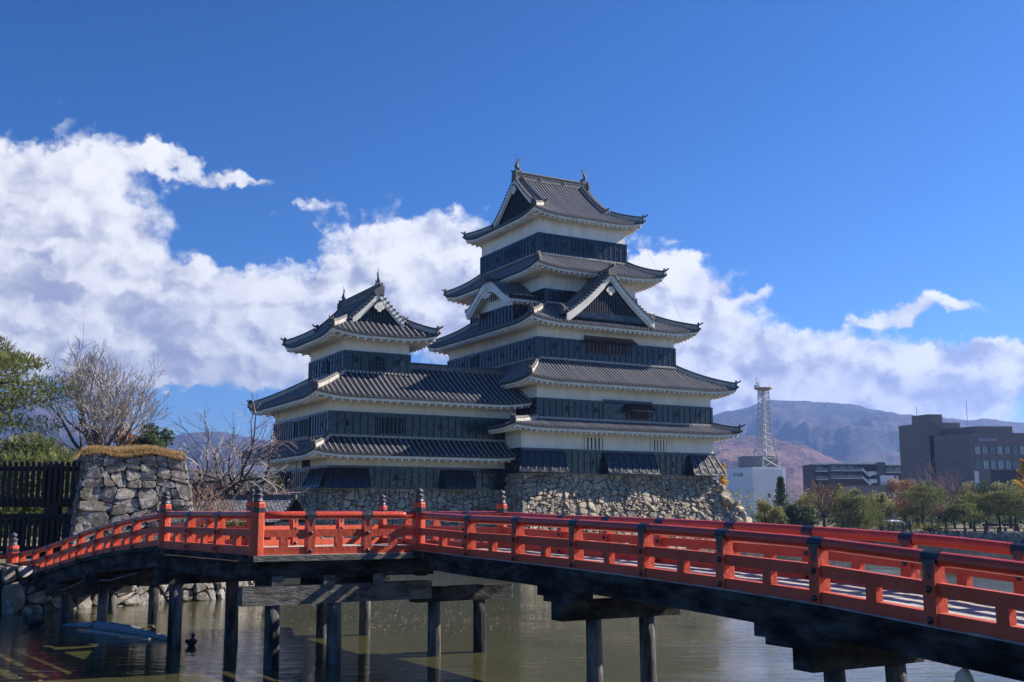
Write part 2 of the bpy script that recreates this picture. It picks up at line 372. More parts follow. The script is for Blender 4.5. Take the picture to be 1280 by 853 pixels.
def shachi(parent, p, d, sc=1.0):
    """fish-shaped ridge ornament: head on the ridge, tail in the air; d = direction in which the belly faces"""
    mb = MB(); p = Vector(p); d = Vector(d); s = Vector((-d.y, d.x, 0)); Z = Vector((0, 0, 1))
    pts = [(.30, .10), (.12, .16), (-.08, .26), (-.17, .46), (-.12, .70), (.0, .90), (.10, 1.04)]
    rad = [.10, .17, .19, .165, .12, .08, .05]
    mb.tube([p+d*a*sc+Z*b*sc for a, b in pts], [r*sc for r in rad], 8)
    t = p+d*.10*sc+Z*1.02*sc       # forked tail
    for a, b, c in ((.34, .02, .22), (.12, .34, .26), (-.2, .28, .2)):
        q = t+d*a*sc+Z*b*sc
        mb.hexa([t-s*.03*sc-d*.06*sc, t+s*.03*sc-d*.06*sc, t+s*.03*sc+d*.08*sc, t-s*.03*sc+d*.08*sc, q-s*.02*sc, q+s*.02*sc, q+s*.02*sc+d*.05*sc, q-s*.02*sc+d*.05*sc])
    for i in range(2, 6):          # back fins
        a, b = pts[i]; n = Vector((0, 0, 0))
        q0 = p+d*(a-rad[i]*.8)*sc+Z*b*sc; q1 = p+d*(a-rad[i]-.13)*sc+Z*(b+.12)*sc
        mb.hexa([q0-s*.02*sc-Z*.07*sc, q0+s*.02*sc-Z*.07*sc, q0+s*.02*sc+Z*.07*sc, q0-s*.02*sc+Z*.07*sc, q1-s*.01*sc, q1+s*.01*sc, q1+s*.01*sc+Z*.02, q1-s*.01*sc+Z*.02])
    for k in (-1, 1):              # side fins and jaws
        q0 = p+d*.05*sc+Z*.22*sc+s*(.15*k*sc); q1 = p+d*(-.12)*sc+Z*.42*sc+s*(.32*k*sc)
        mb.tube([q0, q1], [.07*sc, .015*sc], 5)
    mb.box(p.x-.24*sc, p.x+.24*sc, p.y-.24*sc, p.y+.24*sc, p.z-.12*sc, p.z+.08*sc)
    mb.tube([p-d*.16*sc+Z*.4*sc, p-d*.2*sc+Z*1.0*sc, p-d*.2*sc+Z*1.75*sc], .016, 5)
    return mb.build('roof_ornament', M['ridge'], parent)

def irimoya_roof(root, name, X0, X1, Y0, Y1, ze, zfun, dg, wall, lift=.4, pitch=.34, r=.09, swap=False, ov=.35, lattice=True, raft=.5, barge=2.2):
    """hip-and-gable roof, ridge along the local x; swap puts the ridge along v"""
    def Mp(x, y, z): return Vector((y, x, z)) if swap else Vector((x, y, z))
    H = (Y1-Y0)/2; ym = (Y0+Y1)/2; RR = 3.2; xg0, xg1 = X0+dg, X1-dg
    def z_(d, e):
        q = max(0, 1-e/RR); return zfun(d)+lift*q*q*max(0, 1-d/3.0)**1.5
    mb = MB(); ev = MB()
    for side in (0, 1):          # long slopes
        def P(x, d, e):
            y = Y0+d if side == 0 else Y1-d
            return Mp(x, y, z_(d, max(0, e)))
        lv = [dg*i/4 for i in range(5)]; up = [dg+(H-dg)*i/8 for i in range(9)]
        for lev, hip in ((lv, True), (up, False)):
            g = []; NS = 26
            for d in lev:
                xa, xb = (X0+d, X1-d) if hip else (xg0-ov, xg1+ov)
                for i in range(NS+1):
                    s_ = .5-.5*cos(pi*i/NS); x = xa+(xb-xa)*s_; g.append(P(x, d, min(x-xa, xb-x) if hip else 9))
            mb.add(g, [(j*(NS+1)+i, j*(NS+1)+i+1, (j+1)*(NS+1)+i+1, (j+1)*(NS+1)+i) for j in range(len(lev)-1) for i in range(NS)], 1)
        n = int((X1-X0)/pitch)
        for k in range(n):
            x = X0+(k+.5)*(X1-X0)/n; tm = H if xg0-ov < x < xg1+ov else min(x-X0, X1-x, dg)
            if tm < .2: continue
            d0 = 0
            seg = 7 if tm > 3 else 3; vs = []; rnd = .35+.3*random.random()
            xv = Mp(1, 0, 0)
            for i in range(seg+1):
                d = tm*i/seg; p = P(x, d, min(x-X0-d, X1-x-d) if d < dg else 9)
                for ax, az_ in ((-1, -.25), (-.62, .75), (.62, .75), (1, -.25)): vs.append(p+xv*(r*ax)+Vector((0, 0, r*az_)))
            mb.add(vs, [(i*4+q, i*4+q+1, i*4+5+q, i*4+4+q) for i in range(seg) for q in range(3)], 0, rnd)
            p = P(x, 0, min(x-X0, X1-x))+Mp(0, -.012 if side == 0 else .012, 0)
            mb.add([p+xv*(1.12*r*cos(q*pi/3))+Vector((0, 0, 1.12*r*sin(q*pi/3)+.01)) for q in range(6)], ((0, 1, 2, 3, 4, 5),), 0, rnd*.5)
    for side in (0, 1):          # short skirts under the gables
        def P(y, d, e):
            x = X0+d if side == 0 else X1-d
            return Mp(x, y, z_(d, max(0, e)))
        lev = [(dg+.15)*i/4 for i in range(5)]; g = []; NS = 22
        for d in lev:
            ya, yb = Y0+d, Y1-d
            for i in range(NS+1):
                s_ = .5-.5*cos(pi*i/NS); y = ya+(yb-ya)*s_; g.append(P(y, d, min(y-ya, yb-y)))
        mb.add(g, [(j*(NS+1)+i, j*(NS+1)+i+1, (j+1)*(NS+1)+i+1, (j+1)*(NS+1)+i) for j in range(4) for i in range(NS)], 1)
        n = int((Y1-Y0)/pitch); yv = Mp(0, 1, 0)
        for k in range(n):
            y = Y0+(k+.5)*(Y1-Y0)/n; tm = min(dg+.1, y-Y0, Y1-y)
            if tm < .2: continue
            vs = []; rnd = .35+.3*random.random()
            for i in range(4):
                d = tm*i/3; p = P(y, d, min(y-Y0-d, Y1-y-d))
                for ax, az_ in ((-1, -.25), (-.62, .75), (.62, .75), (1, -.25)): vs.append(p+yv*(r*ax)+Vector((0, 0, r*az_)))
            mb.add(vs, [(i*4+q, i*4+q+1, i*4+5+q, i*4+4+q) for i in range(3) for q in range(3)], 0, rnd)
            p = P(y, 0, min(y-Y0, Y1-y))+Mp(-.012 if side == 0 else .012, 0, 0)
            mb.add([p+yv*(1.12*r*cos(q*pi/3))+Vector((0, 0, 1.12*r*sin(q*pi/3)+.01)) for q in range(6)], ((0, 1, 2, 3, 4, 5),), 0, rnd*.5)
    # eaves all round
    Po = [(X0, Y0), (X1, Y0), (X1, Y1), (X0, Y1)]; wx0, wx1, wy0, wy1 = wall; Pw = [(wx0, wy0), (wx1, wy0), (wx1, wy1), (wx0, wy1)]
    for sd in range(4):
        a = Vector((*Po[sd], 0)); b = Vector((*Po[(sd+1) % 4], 0)); L = (b-a).length; dr = (b-a)/L; inw = Vector((-dr.y, dr.x, 0))
        wa = Vector((*Pw[sd], 0)); wb = Vector((*Pw[(sd+1) % 4], 0)); ovh = (wa-a).dot(inw); wl = (wa-a).dot(dr); wr = L-(wb-a).dot(dr)
        EN = 30; xs = [L*(.5-.5*cos(pi*i/EN)) for i in range(EN+1)]
        Z = lambda x: z_(0, min(x, L-x))
        def pp(x, off, z): q = a+dr*x+inw*off; return Mp(q.x, q.y, z)
        def strip(o0, z0, o1, z1, m):
            vs = []
            for x in xs: vs += [pp(min(max(x, o0), L-o0), o0, Z(x)+z0), pp(min(max(x, o1), L-o1), o1, Z(x)+z1)]
            ev.add(vs, [(2*i, 2*i+1, 2*i+3, 2*i+2) for i in range(EN)], m)
        strip(0, 0, 0, -.17, 1); strip(0, -.17, .10, -.17, 1); strip(.10, -.12, .10, -.36, 0); strip(.10, -.36, .2, -.36, 0)
        vs = []
        for x in xs: vs += [pp(min(max(x, .2), L-.2), .2, Z(x)-.30), pp(min(max(x, wl), L-wr), ovh+.05, ze-.12)]
        ev.add(vs, [(2*i, 2*i+1, 2*i+3, 2*i+2) for i in range(EN)], 0)
        nr = int(L/raft)
        for k in range(nr):
            x = (k+.5)*L/nr; o0 = .16; o1 = ovh
            if x < wl: o1 = max(.3, ovh*x/wl)
            if L-x < wr: o1 = max(.3, ovh*(L-x)/wr)
            z0 = Z(x)-.43; z1 = z0+(ze-.22-z0)*((o1-o0)/(ovh-o0))
            ev.beam(pp(x, o0, z0), pp(x, o1, z1), .15, .19, 0)
    rf = mb.build(name, [M['tile'], M['pan_shade'], M['mortar']], root)
    ev.build('eaves', [M['trimwhite'], M['tile_edge']], rf)
    for (hx, hy, sx, sy) in ((X0, Y0, 1, 1), (X1, Y0, -1, 1), (X1, Y1, -1, -1), (X0, Y1, 1, -1)):
        hip_ridge(rf, [Mp(hx+sx*d, hy+sy*d, z_(d, 0)+.02) for d in [dg*q for q in (.04, .2, .4, .6, .8, 1.05)]])
        # descending ridge beside the gable
        xx = xg0+.42 if sx > 0 else xg1-.42
        hip_ridge(rf, [Mp(xx, hy+sy*d, zfun(d)+.02) for d in [dg+.25+(H-dg-.25)*q for q in (0, .15, .3, .45, .6, .75, .9, 1)]], True, .3, .34)
    # gables
    for gx, sg in ((xg0, -1), (xg1, 1)):
        pn = MB(); ds = [dg+(H-dg)*i/10 for i in range(11)]
        lo = zfun(dg)-.1
        for sy in (0, 1):
            Yf = (lambda d: Y0+d) if sy == 0 else (lambda d: Y1-d)
            for i in range(10):
                d0, d1 = ds[i], ds[i+1]
                pn.quad(Mp(gx+.06*-sg, Yf(d0), lo), Mp(gx+.06*-sg, Yf(d1), lo), Mp(gx+.06*-sg, Yf(d1), zfun(d1)-.2), Mp(gx+.06*-sg, Yf(d0), zfun(d0)-.2), 0)
        if lattice:   # slats over the dark gable board
            yy = Y0+dg+1.2
            while yy < Y1-dg-1.2:
                zt = zfun(min(yy-Y0, Y1-yy))-.85
                if zt > lo+.3: pn.beam(Mp(gx+.03*sg, yy, lo), Mp(gx+.03*sg, yy, zt), .09, .09, 1)
                yy += .27
            if lattice == 2:
                zz = lo+.35
                while zz < zfun(H)-1.2:
                    yl = [d for d in ds if zfun(d)-.85 > zz]
                    if yl: pn.beam(Mp(gx+.035*sg, Y0+yl[0]+.1, zz), Mp(gx+.035*sg, Y1-yl[0]-.1, zz), .07, .07, 1)
                    zz += .26
        gp = pn.build('gable', [M['board'], M['batten']], rf)
        bb = MB(); bs_ = [barge+(H-barge)*i/10 for i in range(11)]
        for sy in (0, 1):
            Yf = (lambda d: Y0+d) if sy == 0 else (lambda d: Y1-d)
            for (o, th, zt, wd) in ((.24, .10, -.06, .38), (.13, .08, -.28, .32)):
                vs = []
                for i, d in enumerate(bs_):
                    ww = wd*(1-.25*i/10)
                    for xo in (o, o+th):
                        vs += [Mp(gx+sg*xo, Yf(d), zfun(d)+zt), Mp(gx+sg*xo, Yf(d), zfun(d)+zt-ww*1.25)]
                fs = []
                for i in range(10):
                    A = i*4; fs += [(A, A+1, A+5, A+4), (A+2, A+6, A+7, A+3), (A+1, A+3, A+7, A+5), (A, A+4, A+6, A+2)]
                fs += [(0, 2, 3, 1), (40, 41, 43, 42)]
                bb.add(vs, fs, 0)
            d = dg+.2            # row of verge tile ends
            while d < H-.15:
                p = Mp(gx+sg*(ov+.02), Yf(d), zfun(d)+.02); bb.tube([p-Mp(sg*.3, 0, 0), p+Mp(sg*.06, 0, 0)], .10, 6, 1); d += .27
        zc = zfun(H)-1.05       # pendant with a dark boss
        bb.tube([Mp(gx+sg*.33, ym, zc), Mp(gx+sg*.42, ym, zc)], .27, 8, 0)
        for sy in (-1, 1): bb.tube([Mp(gx+sg*.33, ym+.24*sy, zc-.22), Mp(gx+sg*.42, ym+.24*sy, zc-.22)], .2, 8, 0)
        bb.tube([Mp(gx+sg*.33, ym, zc-.42), Mp(gx+sg*.42, ym, zc-.42)], .2, 8, 0)
        bb.tube([Mp(gx+sg*.4, ym, zc+.3), Mp(gx+sg*.46, ym, zc+.3)], .13, 8, 2)
        bb.build('bargeboard', [M['trimwhite'], M['ridge'], M['dark']], gp)
    # main ridge
    zr = zfun(H); mr = MB(); xa, xb = xg0-ov+.15, xg1+ov-.15
    def rbox(x0, x1, hy, z0, z1, m):
        p = [(x0, ym-hy), (x1, ym-hy), (x1, ym+hy), (x0, ym+hy)]
        mr.hexa([Mp(x, y, z0) for x, y in p]+[Mp(x, y, z1) for x, y in p], m)
    rbox(xa, xb, .26, zr-.15, zr+.22, 0); rbox(xa-.03, xb+.03, .29, zr+.22, zr+.29, 1); rbox(xa, xb, .22, zr+.29, zr+.48, 0); rbox(xa-.05, xb+.05, .27, zr+.48, zr+.55, 1)
    mr.tube([Mp(xa-.1, ym, zr+.57), Mp(xb+.1, ym, zr+.57)], .13, 8, 1)
    nb = max(3, int((xb-xa)/2.0))
    for k in range(1, nb): 
        x = xa+(xb-xa)*k/nb; rbox(x-.12, x+.12, .32, zr+.1, zr+.3, 1)
    for x, sg in ((xa, -1), (xb, 1)):
        rbox(min(x, x+sg*.16), max(x, x+sg*.16), .42, zr-.35, zr+.45, 1); rbox(min(x, x+sg*.14), max(x, x+sg*.14), .3, zr+.45, zr+.72, 1)
        mr.tube([Mp(x+sg*.1, ym, zr+.5), Mp(x+sg*.42, ym, zr+.56)], [.1, .09], 6, 1)
    mr.build('ridge', [M['ridgecourse'], M['ridge']], rf)
    for x, dx in ((xa+.3, 1), (xb-.3, -1)): shachi(rf, Mp(x, ym, zr+.68), Mp(dx, 0, 0), .74 if swap else 1.0)
    return rf

# walls -----------------------------------------------------------------
def face_pt(rect, f, a, out, z):
    u0, u1, v0, v1 = rect
    return {'R': Vector((a, v0-out, z)), 'L': Vector((u0-out, a, z)), 'E': Vector((u1+out, a, z)), 'B': Vector((a, v1+out, z))}[f]
def fbox(mb, rect, f, a0, a1, o0, o1, z0, z1, m=0):
    q = [face_pt(rect, f, a0, o0, z0), face_pt(rect, f, a1, o0, z0), face_pt(rect, f, a1, o1, z0), face_pt(rect, f, a0, o1, z0)]
    mb.hexa(q+[p+Vector((0, 0, z1-z0)) for p in q], m)
def storey(root, rect, z0, z1, z2, pitch=.58):
    u0, u1, v0, v1 = rect
    pl = MB(); pl.box(u0, u1, v0, v1, z0-.02, z2)
    pl.build('plaster_wall', M['plaster'], root)
    bd = MB()
    for f, a0, a1 in (('R', u0, u1), ('L', v0, v1), ('E', v0, v1), ('B', u0, u1)):
        fbox(bd, rect, f, a0-.06, a1+.06, .002, .062, z0, z1, 0)
        fbox(bd, rect, f, a0-.12, a1+.12, .062, .13, z1-.15, z1+.03, 0)
        fbox(bd, rect, f, a0-.1, a1+.1, .062, .115, z0, z0+.16, 0)
        n = int((a1-a0)/pitch)
        for k in range(n+1):
            x = a0+(a1-a0)*k/n; w = .036 if 0 < k < n else .11
            fbox(bd, rect, f, x-w, x+w, .062, .105 if 0 < k < n else .125, z0+.16, z1-.15, 0 if not 0 < k < n else 1)
    return bd.build('boarded_wall', [M['board'], M['batten']], root)
def loophole(par, rect, f, a, z, w=.16, h=.42):
    mb = MB(); o = .064
    fbox(mb, rect, f, a-w-.07, a+w+.07, o, .11, z-h/2-.07, z-h/2, 0); fbox(mb, rect, f, a-w-.07, a+w+.07, o, .11, z+h/2, z+h/2+.07, 0)
    fbox(mb, rect, f, a-w-.07, a-w, o, .11, z-h/2, z+h/2, 0); fbox(mb, rect, f, a+w, a+w+.07, o, .11, z-h/2, z+h/2, 0)
    fbox(mb, rect, f, a-w, a+w, o, .075, z-h/2, z+h/2, 1)
    return mb.build('loophole', [M['board'], M['dark']], par)
def lattice_window(par, rect, f, a0, a1, z0, z1, nbar, fm='board', bm='board', o=.068, name='lattice_window', bw=.05, back='dark'):
    mb = MB()
    fbox(mb, rect, f, a0, a1, o, o+.006, z0, z1, 1)
    for (b0, b1, c0, c1) in ((a0-.1, a1+.1, z0-.1, z0), (a0-.1, a1+.1, z1, z1+.1), (a0-.1, a0, z0, z1), (a1, a1+.1, z0, z1)):
        fbox(mb, rect, f, b0, b1, o, o+.09, c0, c1, 0)
    for k in range(nbar):
        x = a0+(a1-a0)*(k+.5)/nbar; fbox(mb, rect, f, x-bw, x+bw, o+.01, o+.07, z0, z1, 2)
    return mb.build(name, [M[fm], M[back], M[bm]], par)
def stone_drop(par, rect, f, a0, a1, z0, z1, out=.75, npan=None, sides=True, loops=(), endside=0):
    """slanted board panel flaring out over the stone base"""
    mb = MB(); n = npan or max(2, int((a1-a0)/.62))
    def P(a, s, d): return face_pt(rect, f, a, .14+out*s+d, z1+(z0-z1)*s)
    e0 = out if endside == -1 else 0; e1 = out if endside == 1 else 0
    def A(x, s):  # ends of the panel lean outwards at a corner
        return x+((x-a0)/(a1-a0))*e1*s-((a1-x)/(a1-a0))*e0*s
    def bar(x0, x1, s0, s1, d0, d1, m):
        lo = [P(A(x0, s1), s1, d0), P(A(x1, s1), s1, d0), P(A(x1, s1), s1, d1), P(A(x0, s1), s1, d1)]
        hi = [P(A(x0, s0), s0, d0), P(A(x1, s0), s0, d0), P(A(x1, s0), s0, d1), P(A(x0, s0), s0, d1)]
        mb.hexa(lo+hi, m)
    bar(a0, a1, 0, 1, 0, .05, 0)
    bar(a0, a1, 0, .08, .05, .10, 0); bar(a0, a1, .9, 1, .05, .10, 0)
    for k in range(n+1):
        x = a0+(a1-a0)*k/n; x = min(max(x, a0+.05), a1-.05); bar(x-.045, x+.045, .08, .9, .05, .105, 1)
    for k in (.36, .63): bar(a0, a1, k-.008, k+.008, .05, .06, 1)
    for x in loops: bar(x-.14, x+.14, .18, .42, .05, .065, 2)
    # closed sides and underside
    for x in (a0, a1):
        q = [P(A(x, 0), 0, 0), P(A(x, 1), 1, 0), face_pt(rect, f, x, .01, z0), face_pt(rect, f, x, .01, z1)]
        q2 = [p+(face_pt(rect, f, x+.03*(1 if x == a0 else -1), 0, 0)-face_pt(rect, f, x, 0, 0)) for p in q]
        mb.hexa(q+q2, 1)
    return mb.build('stone_drop_panel', [M['board'], M['batten'], M['dark']], par)

# stone faces -------------------------------------------------------------
def clip(poly, px, py, nx, ny):
    out = []; n = len(poly)
    for i in range(n):
        a = poly[i]; b = poly[(i+1) % n]
        da = (a[0]-px)*nx+(a[1]-py)*ny; db = (b[0]-px)*nx+(b[1]-py)*ny
        if da <= 0: out.append(a)
        if (da < 0 < db) or (db < 0 < da):
            t = da/(da-db); out.append((a[0]+(b[0]-a[0])*t, a[1]+(b[1]-a[1])*t))
    return out
def stone_face(mb, W, H, P, cell, rng, depth=.12, gap=.012, asp=1.3, jit=1.0, gm=1, skip=.2, tilt=.24):
    """irregular fitted stones on a face; P(x, y) -> (point, outward normal). Large cells are split again and again into stones."""
    big = cell*2.6; nx = max(1, int(W/(big*asp)+.5)); ny = max(1, int(H/big+.5)); cx = W/nx; cy = H/ny
    S = {}
    for j in range(-2, ny+2):
        for i in range(-2, nx+2):
            S[i, j] = ((i+.5+(.5 if j % 2 else 0)+rng.uniform(-.5, .5)*jit)*cx, (j+.5+rng.uniform(-.5, .5)*jit)*cy)
    for kk in list(S):
        if rng.random() < skip: del S[kk]
    cells = []
    for (i, j), s in S.items():
        poly = [(max(0, s[0]-3*cx), max(0, s[1]-3*cy)), (min(W, s[0]+3*cx), max(0, s[1]-3*cy)), (min(W, s[0]+3*cx), min(H, s[1]+3*cy)), (max(0, s[0]-3*cx), min(H, s[1]+3*cy))]
        if poly[1][0] <= poly[0][0] or poly[2][1] <= poly[1][1]: continue
        for dj in range(-3, 4):
            for di in range(-3, 4):
                if (di or dj) and (i+di, j+dj) in S and len(poly) > 2:
                    q = S[i+di, j+dj]; poly = clip(poly, (s[0]+q[0])/2, (s[1]+q[1])/2, q[0]-s[0], q[1]-s[1])
        if len(poly) > 2: cells.append(poly)
    stones = []
    def area(p): return abs(sum(p[k][0]*p[(k+1) % len(p)][1]-p[(k+1) % len(p)][0]*p[k][1] for k in range(len(p))))/2
    def split(p, lim):
        if len(p) < 3 or area(p) < lim or area(p) < .02:
            if len(p) > 2 and area(p) > .006: stones.append(p)
            return
        x0, x1 = min(q[0] for q in p), max(q[0] for q in p); y0, y1 = min(q[1] for q in p), max(q[1] for q in p)
        an = (0 if (x1-x0) > (y1-y0)*1.25 else pi/2)+rng.gauss(0, tilt)
        c = (x0+(x1-x0)*rng.uniform(.32, .68), y0+(y1-y0)*rng.uniform(.32, .68)); n = (cos(an), sin(an))
        for sg in (1, -1): split(clip(p, c[0], c[1], n[0]*sg, n[1]*sg), lim*rng.uniform(.6, 1.5))
    for p in cells: split(p, cell*cell*asp*rng.uniform(.35, 2.4))
    for poly in stones:
        n0 = []
        for k in range(len(poly)):     # knock the sharpest corners off
            a = poly[k]; b = poly[(k+1) % len(poly)]; f = rng.uniform(.12, .26); n0 += [(a[0]+(b[0]-a[0])*f, a[1]+(b[1]-a[1])*f), (a[0]+(b[0]-a[0])*(1-f), a[1]+(b[1]-a[1])*(1-f))]
        poly = n0; c = (sum(p[0] for p in poly)/len(poly), sum(p[1] for p in poly)/len(poly))
        size = max(math.hypot(p[0]-c[0], p[1]-c[1]) for p in poly)
        if size < .04: continue
        g = gap*rng.uniform(.4, 2.2); dp = depth*rng.uniform(.35, 1.5); tx = rng.uniform(-.2, .2); ty = rng.uniform(-.28, .2)
        rings = []
        for fr, dz in ((max(.5, 1-g/size), 0.0), (max(.48, .985-(g+.008)/size), .55), (max(.4, .91-g/size), .90), (.60, 1.0)):
            rg = []
            for p in poly:
                x = c[0]+(p[0]-c[0])*fr; y = c[1]+(p[1]-c[1])*fr
                q, nn = P(min(max(x, 0), W), min(max(y, 0), H))
                h = dz*dp+(dz > .5)*(((x-c[0])*tx+(y-c[1])*ty)*.8+rng.uniform(-.008, .008))
                rg.append(q+nn*max(-.02, h))
            rings.append(rg)
        n = len(poly); vs = rings[0]+rings[1]+rings[2]+rings[3]; fs = []
        for a in (0, n, 2*n):
            for k in range(n): fs.append((a+k, a+(k+1) % n, a+n+(k+1) % n, a+n+k))
        fs.append(tuple(3*n+k for k in range(n)))
        mb.add(vs, fs, 0, max(.01, rng.random()))
    # dark joint behind
    N = 10; g = []; 
    for j in range(N+1):
        for i in range(N+1):
            q, nn = P(W*i/N, H*j/N); g.append(q-nn*.03)
    mb.add(g, [(j*(N+1)+i, j*(N+1)+i+1, (j+1)*(N+1)+i+1, (j+1)*(N+1)+i) for j in range(N) for i in range(N)], gm)
def battered_base(root, name, rect, zt, zb, bat, cell, mats, seed, faces='RLEB', curve=.35, depth=.12, wl=None, parent=None, fill=True, jit=.9, **kw):
    """stone base with leaning, slightly curved faces. bat: dict of outward spread at the foot per face"""
    u0, u1, v0, v1 = rect; rng = random.Random(seed); mb = MB(); Ht = zt-zb
    def off(f, t): return bat[f]*((1-curve)*t+curve*t*t)     # t: 0 top, 1 foot
    def corner(iu, iv, t):
        u = u0-off('L', t) if iu == 0 else u1+off('E', t); v = v0-off('R', t) if iv == 0 else v1+off('B', t)
        return Vector((u, v, zt-Ht*t))
    C = {'R': ((0, 0), (1, 0)), 'E': ((1, 0), (1, 1)), 'B': ((1, 1), (0, 1)), 'L': ((0, 1), (0, 0))}
    for f in faces:
        a, b = C[f]; W = (corner(*b, .5)-corner(*a, .5)).length
        def P(x, y):
            t = 1-y/Ht; t = min(max(t, 0), 1)
            p = corner(*a, t).lerp(corner(*b, t), x/W)
            dx = corner(*b, t)-corner(*a, t); dt = corner(*a, min(1, t+.05)).lerp(corner(*b, min(1, t+.05)), x/W)-corner(*a, max(0, t-.05)).lerp(corner(*b, max(0, t-.05)), x/W)
            n = dt.cross(dx); n.normalize()
            return p, n
        stone_face(mb, W, Ht, P, cell, rng, depth, jit=jit, **kw)
    if fill: mb.box(u0+.02, u1-.02, v0+.02, v1-.02, zt-.25, zt-.02, 1)
    return mb.build(name, mats, parent if parent is not None else root)
def build_main_keep():
    random.seed(11)
    root = empty('castle_keep', (*CO, 0), CROT, 'tall black and white castle keep with five tiers of curved grey tiled roofs', 'castle')
    S1 = (0, 19.5, 0, 19.5); S2 = (1.6, 19.55, .25, 19.3); S3 = (2.65, 16.8, 1.8, 19.0); S4 = (4.4, 13.95, 3.6, 17.6); S5 = (4.75, 14.05, 5.2, 16.2)
    b1 = storey(root, S1, 6.0, 8.0, 9.5); b2 = storey(root, S2, 10.45, 12.12, 13.45); b3 = storey(root, S3, 15.6, 17.45, 18.7)
    b4 = storey(root, S4, 20.2, 22.05, 23.9); b5 = storey(root, S5, 25.5, 27.44, 29.0)
    def ex(s, o): return (s[0]-o, s[1]+o, s[2]-o, s[3]+o)
    skirt_roof(root, 'roof', ex(S1, 1.7), S2, 9.72, 10.46, S1, .25)
    skirt_roof(root, 'roof', ex(S2, 1.68), S3, 13.54, 15.62, S2, .32, conc=.35)
    skirt_roof(root, 'roof', ex(S3, 1.65), S4, 18.70, 20.8, S3, .42, conc=.35)
    skirt_roof(root, 'roof', ex(S4, 1.95), S5, 23.67, 25.52, S4, .42, conc=.3)
    X0, X1, Y0, Y1 = ex(S5, 1.27)
    irimoya_roof(root, 'roof', X0, X1, Y0, Y1, 29.10, lambda d: 29.10+.46*d+.0420*d*d, 2.15, S5, .48, barge=2.7)
    # gable over the sunny slope of the third roof
    gm = MB(); vg = .35; uc = 8.95; W = 4.5; za = 23.3; zb = 19.4; vend = 4.3
    def gz(x): q = min(1, abs(x)/W); return za-(za-zb)*(1.28*q-.28*q*q)
    N = 16
    for sg in (-1, 1):
        g = []
        for i in range(N+1):
            x = W*1.04*i/N
            for v in (vg-.35, vend): g.append(Vector((uc+sg*x, v, gz(x))))
        gm.add(g, [(2*i, 2*i+1, 2*i+3, 2*i+2) for i in range(N)], 1)
        v = vg-.2
        while v < vend:
            vs = []; rnd = .35+.3*random.random()
            for i in range(9):
                x = W*1.02*i/8; p = Vector((uc+sg*x, v, gz(x)))
                for ax, az_ in ((-1, -.2), (-.6, .75), (.6, .75), (1, -.2)): vs.append(p+Vector((0, ax*.075, az_*.075)))
            gm.add(vs, [(i*4+q, i*4+q+1, i*4+5+q, i*4+4+q) for i in range(8) for q in range(3)], 0, rnd); v += .3
    gr = gm.build('dormer_gable', [M['tile'], M['pan_shade']], root)
    pn = MB()
    for sg in (-1, 1):
        for i in range(N):
            x0, x1 = W*i/N, W*(i+1)/N
            pn.quad(Vector((uc+sg*x0, vg+.1, zb-.3)), Vector((uc+sg*x1, vg+.1, zb-.3)), Vector((uc+sg*x1, vg+.1, gz(x1)-.15)), Vector((uc+sg*x0, vg+.1, gz(x0)-.15)), 0)
    x = -3.4
    while x < 3.41: pn.beam((uc+x, vg+.06, zb-.2), (uc+x, vg+.06, gz(x)-1.0), .08, .1, 1); x += .24
    pn.beam((uc-3.9, vg+.04, zb+.02), (uc+3.9, vg+.04, zb+.02), .12, .5, 0)
    pn.build('gable', [M['board'], M['batten']], gr)
    bb = MB()
    for sg in (-1, 1):
        for (o, th, zt, wd) in ((-.26, .12, -.05, .46), (-.13, .1, -.34, .40)):
            vs = []
            for i in range(N+1):
                x = W*i/N; ww = wd*(1.25-.25*(1-i/N))
                for vo in (vg+o, vg+o+th): vs += [Vector((uc+sg*x, vo, gz(x)+zt)), Vector((uc+sg*x, vo, gz(x)+zt-ww))]
            fs = []
            for i in range(N):
                A = i*4; fs += [(A, A+1, A+5, A+4), (A+2, A+6, A+7, A+3), (A+1, A+3, A+7, A+5), (A, A+4, A+6, A+2)]
            fs += [(0, 2, 3, 1), (4*N, 4*N+1, 4*N+3, 4*N+2)]
            bb.add(vs, fs, 0)
        x = .3
        while x < W: 
            p = Vector((uc+sg*x, vg-.36, gz(x)+.06)); bb.tube([p+Vector((0, .4, 0)), p], .105, 6, 1)
            p2 = p+Vector((0, .25, .09)); bb.tube([p2+Vector((0, .2, 0)), p2], .08, 6, 3); x += .29
    zc = za-1.45
    for (du, dz, rr) in ((0, 0, .3), (-.24, -.12, .2), (.24, -.12, .2), (0, -.36, .2)): bb.tube([(uc+du, vg-.05, zc+dz), (uc+du, vg-.17, zc+dz)], rr, 9, 0)
    bb.tube([(uc, vg-.12, zc+.34), (uc, vg-.2, zc+.34)], .16, 8, 2)
    bb.build('bargeboard', [M['trimwhite'], M['ridge'], M['dark'], M['mortar']], gr)
    rd = MB(); rd.box(uc-.2, uc+.2, vg-.35, vend, za-.15, za+.32, 0); rd.tube([(uc, vg-.5, za+.36), (uc, vend, za+.36)], .13, 8, 1)
    rd.box(uc-.42, uc+.42, vg-.5, vg-.34, za-.3, za+.5, 1); rd.box(uc-.25, uc+.25, vg-.49, vg-.33, za+.5, za+.78, 1); rd.tube([(uc, vg-.4, za+.55), (uc, vg-.8, za+.62)], [.11, .1], 6, 1)
